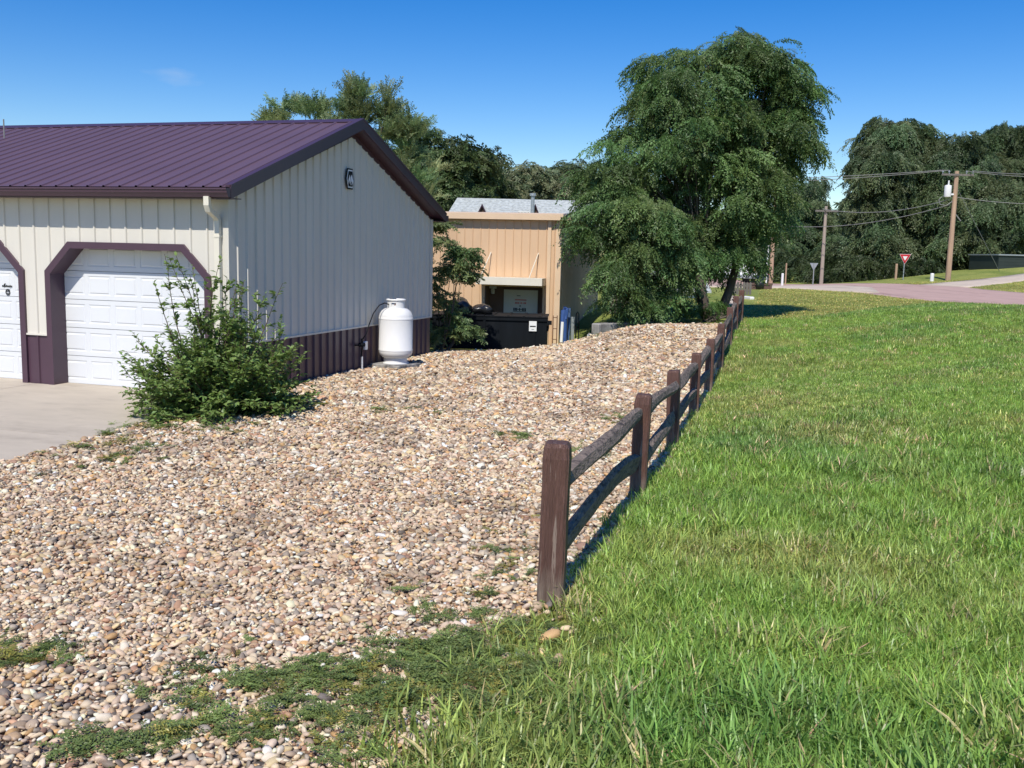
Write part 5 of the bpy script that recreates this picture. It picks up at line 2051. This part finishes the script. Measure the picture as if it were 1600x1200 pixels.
# mown verge beyond: short thin tufts
x, y = grid_pts(3, 34, 23, 62, .22, .7)
mown = y > np.interp(x, [4, 6.3, 7.4, 8.5, 9.75, 12, 14], [24.6, 25.0, 24.9, 25.7, 26.8, 30, 32.5])
k = mown & ~inside(ROAD, x, y) & ~inside(DRIVE2, x, y) & (((np.c_[x, y] - FA) @ FN) > .15) & (x < y * .62)
x, y = x[k], y[k]
m = len(x)
n3 = vnoise(x * .9 + y * .42, y * .0 + 5, 1.3)
c = np.array([.40, .44, .13]) * (1 - n3[:, None] * .35) * rng.uniform(.8, 1.2, (m, 1)) + np.array([.03, .01, .01]) * vnoise(x, y, 2.2)[:, None]
ln = rng.uniform(.6, 1.0, m)
o = scatter('mown_grass', np.c_[x, y, H(x, y)], np.c_[rng.normal(0, .1, m), rng.normal(0, .1, m), rng.uniform(0, 6.28, m)], np.c_[ln * 1.4, ln * 1.4, ln], rng.integers(14, 18, m), c, TUFT)
tag(o, 'short mown yellow green grass on the verge before the road', kind='stuff')

# creeping weeds in the gravel
def weed_mesh(seed):
    r = random.Random(seed)
    vs, fs, sh = [], [], []
    for k in range(9):
        a = r.uniform(0, 2 * math.pi)
        ln = r.uniform(.06, .14)
        p = Vector((r.uniform(-.02, .02), r.uniform(-.02, .02), .008))
        d = Vector((math.cos(a), math.sin(a), r.uniform(.02, .5))).normalized()
        for j in range(9):
            p = p + d * ln / 9
            d = (d + Vector((r.uniform(-.15, .15), r.uniform(-.15, .15), -.06))).normalized()
            for sg in (-1, 1):
                sd = Vector((-d.y, d.x, 0)) * sg
                ld = (sd + d * .5 + Vector((0, 0, r.uniform(-.1, .6)))).normalized()
                L_ = r.uniform(.012, .022)
                leaf_quad(vs, fs, sh, p, ld, Vector((r.uniform(-.4, .4), r.uniform(-.4, .4), 1)), L_, L_ * .55, r)
    return raw_mesh('weed', vs, fs, M['grass'], sh)
WEED = protos('creeping_weed', [weed_mesh(s) for s in range(6)])
WP = [(-.10, 3.72, .42, .26, 250), (-.50, 3.48, .42, .22, 190), (-.15, 4.25, .22, .30, 55), (-.95, 3.28, .36, .13, 80), (.05, 3.35, .26, .28, 130), (-.8, 3.62, .35, .10, 25), (-1.3, 3.08, .30, .08, 35), (-.30, 4.0, .3, .12, 30),
      (.0, 5.2, .15, .6, 60), (.35, 6.1, .2, .5, 60), (-2.05, 3.9, .22, .10, 40), (-4.1, 9.6, .28, .9, 150), (-3.8, 10.9, .3, .4, 90), (-2.75, 12.6, .25, .2, 70), (-1.55, 12.2, .30, .22, 45), (-.05, 10.6, .20, .14, 30), (.75, 9.2, .35, .25, 30), (-3.2, 10.6, .2, .2, 14), (1.7, 21.8, .3, .2, 25), (1.3, 12.0, .4, .5, 20)]
P, Cl, Sc = [], [], []
for x, y, rx, ry, nn in WP:
    nn = int(nn * (1.25 if y < 5 else .6))
    qx = rng.normal(x, rx * .85, nn)
    qy = rng.normal(y, ry * .85, nn)
    k = (vnoise(qx, qy, .07) + .35 * rng.random(nn) > .60) & (vnoise(qx + 9, qy + 4, .30) > .28)
    P.append(np.c_[qx, qy, H(qx, qy) + .016][k])
    t_ = rng.uniform(.65, 1.35, k.sum())
    Cl.append(np.array([[.165, .225, .075]]) * t_[:, None] * np.where(rng.random((k.sum(), 1)) < .12, np.array([[1.6, 1.15, .9]]), 1))
    s = rng.uniform(.40, 1.05, k.sum()) * (1.0 if y < 7 else 1.4)
    Sc.append(np.c_[s, s, s])
P = np.vstack(P)
m = len(P)
o = scatter('creeping_weeds', P, np.c_[rng.normal(0, .12, m), rng.normal(0, .12, m), rng.uniform(0, 6.28, m)], np.vstack(Sc), rng.integers(0, 6, m), np.vstack(Cl), WEED)
tag(o, 'low creeping green weeds spreading over the gravel', kind='stuff')
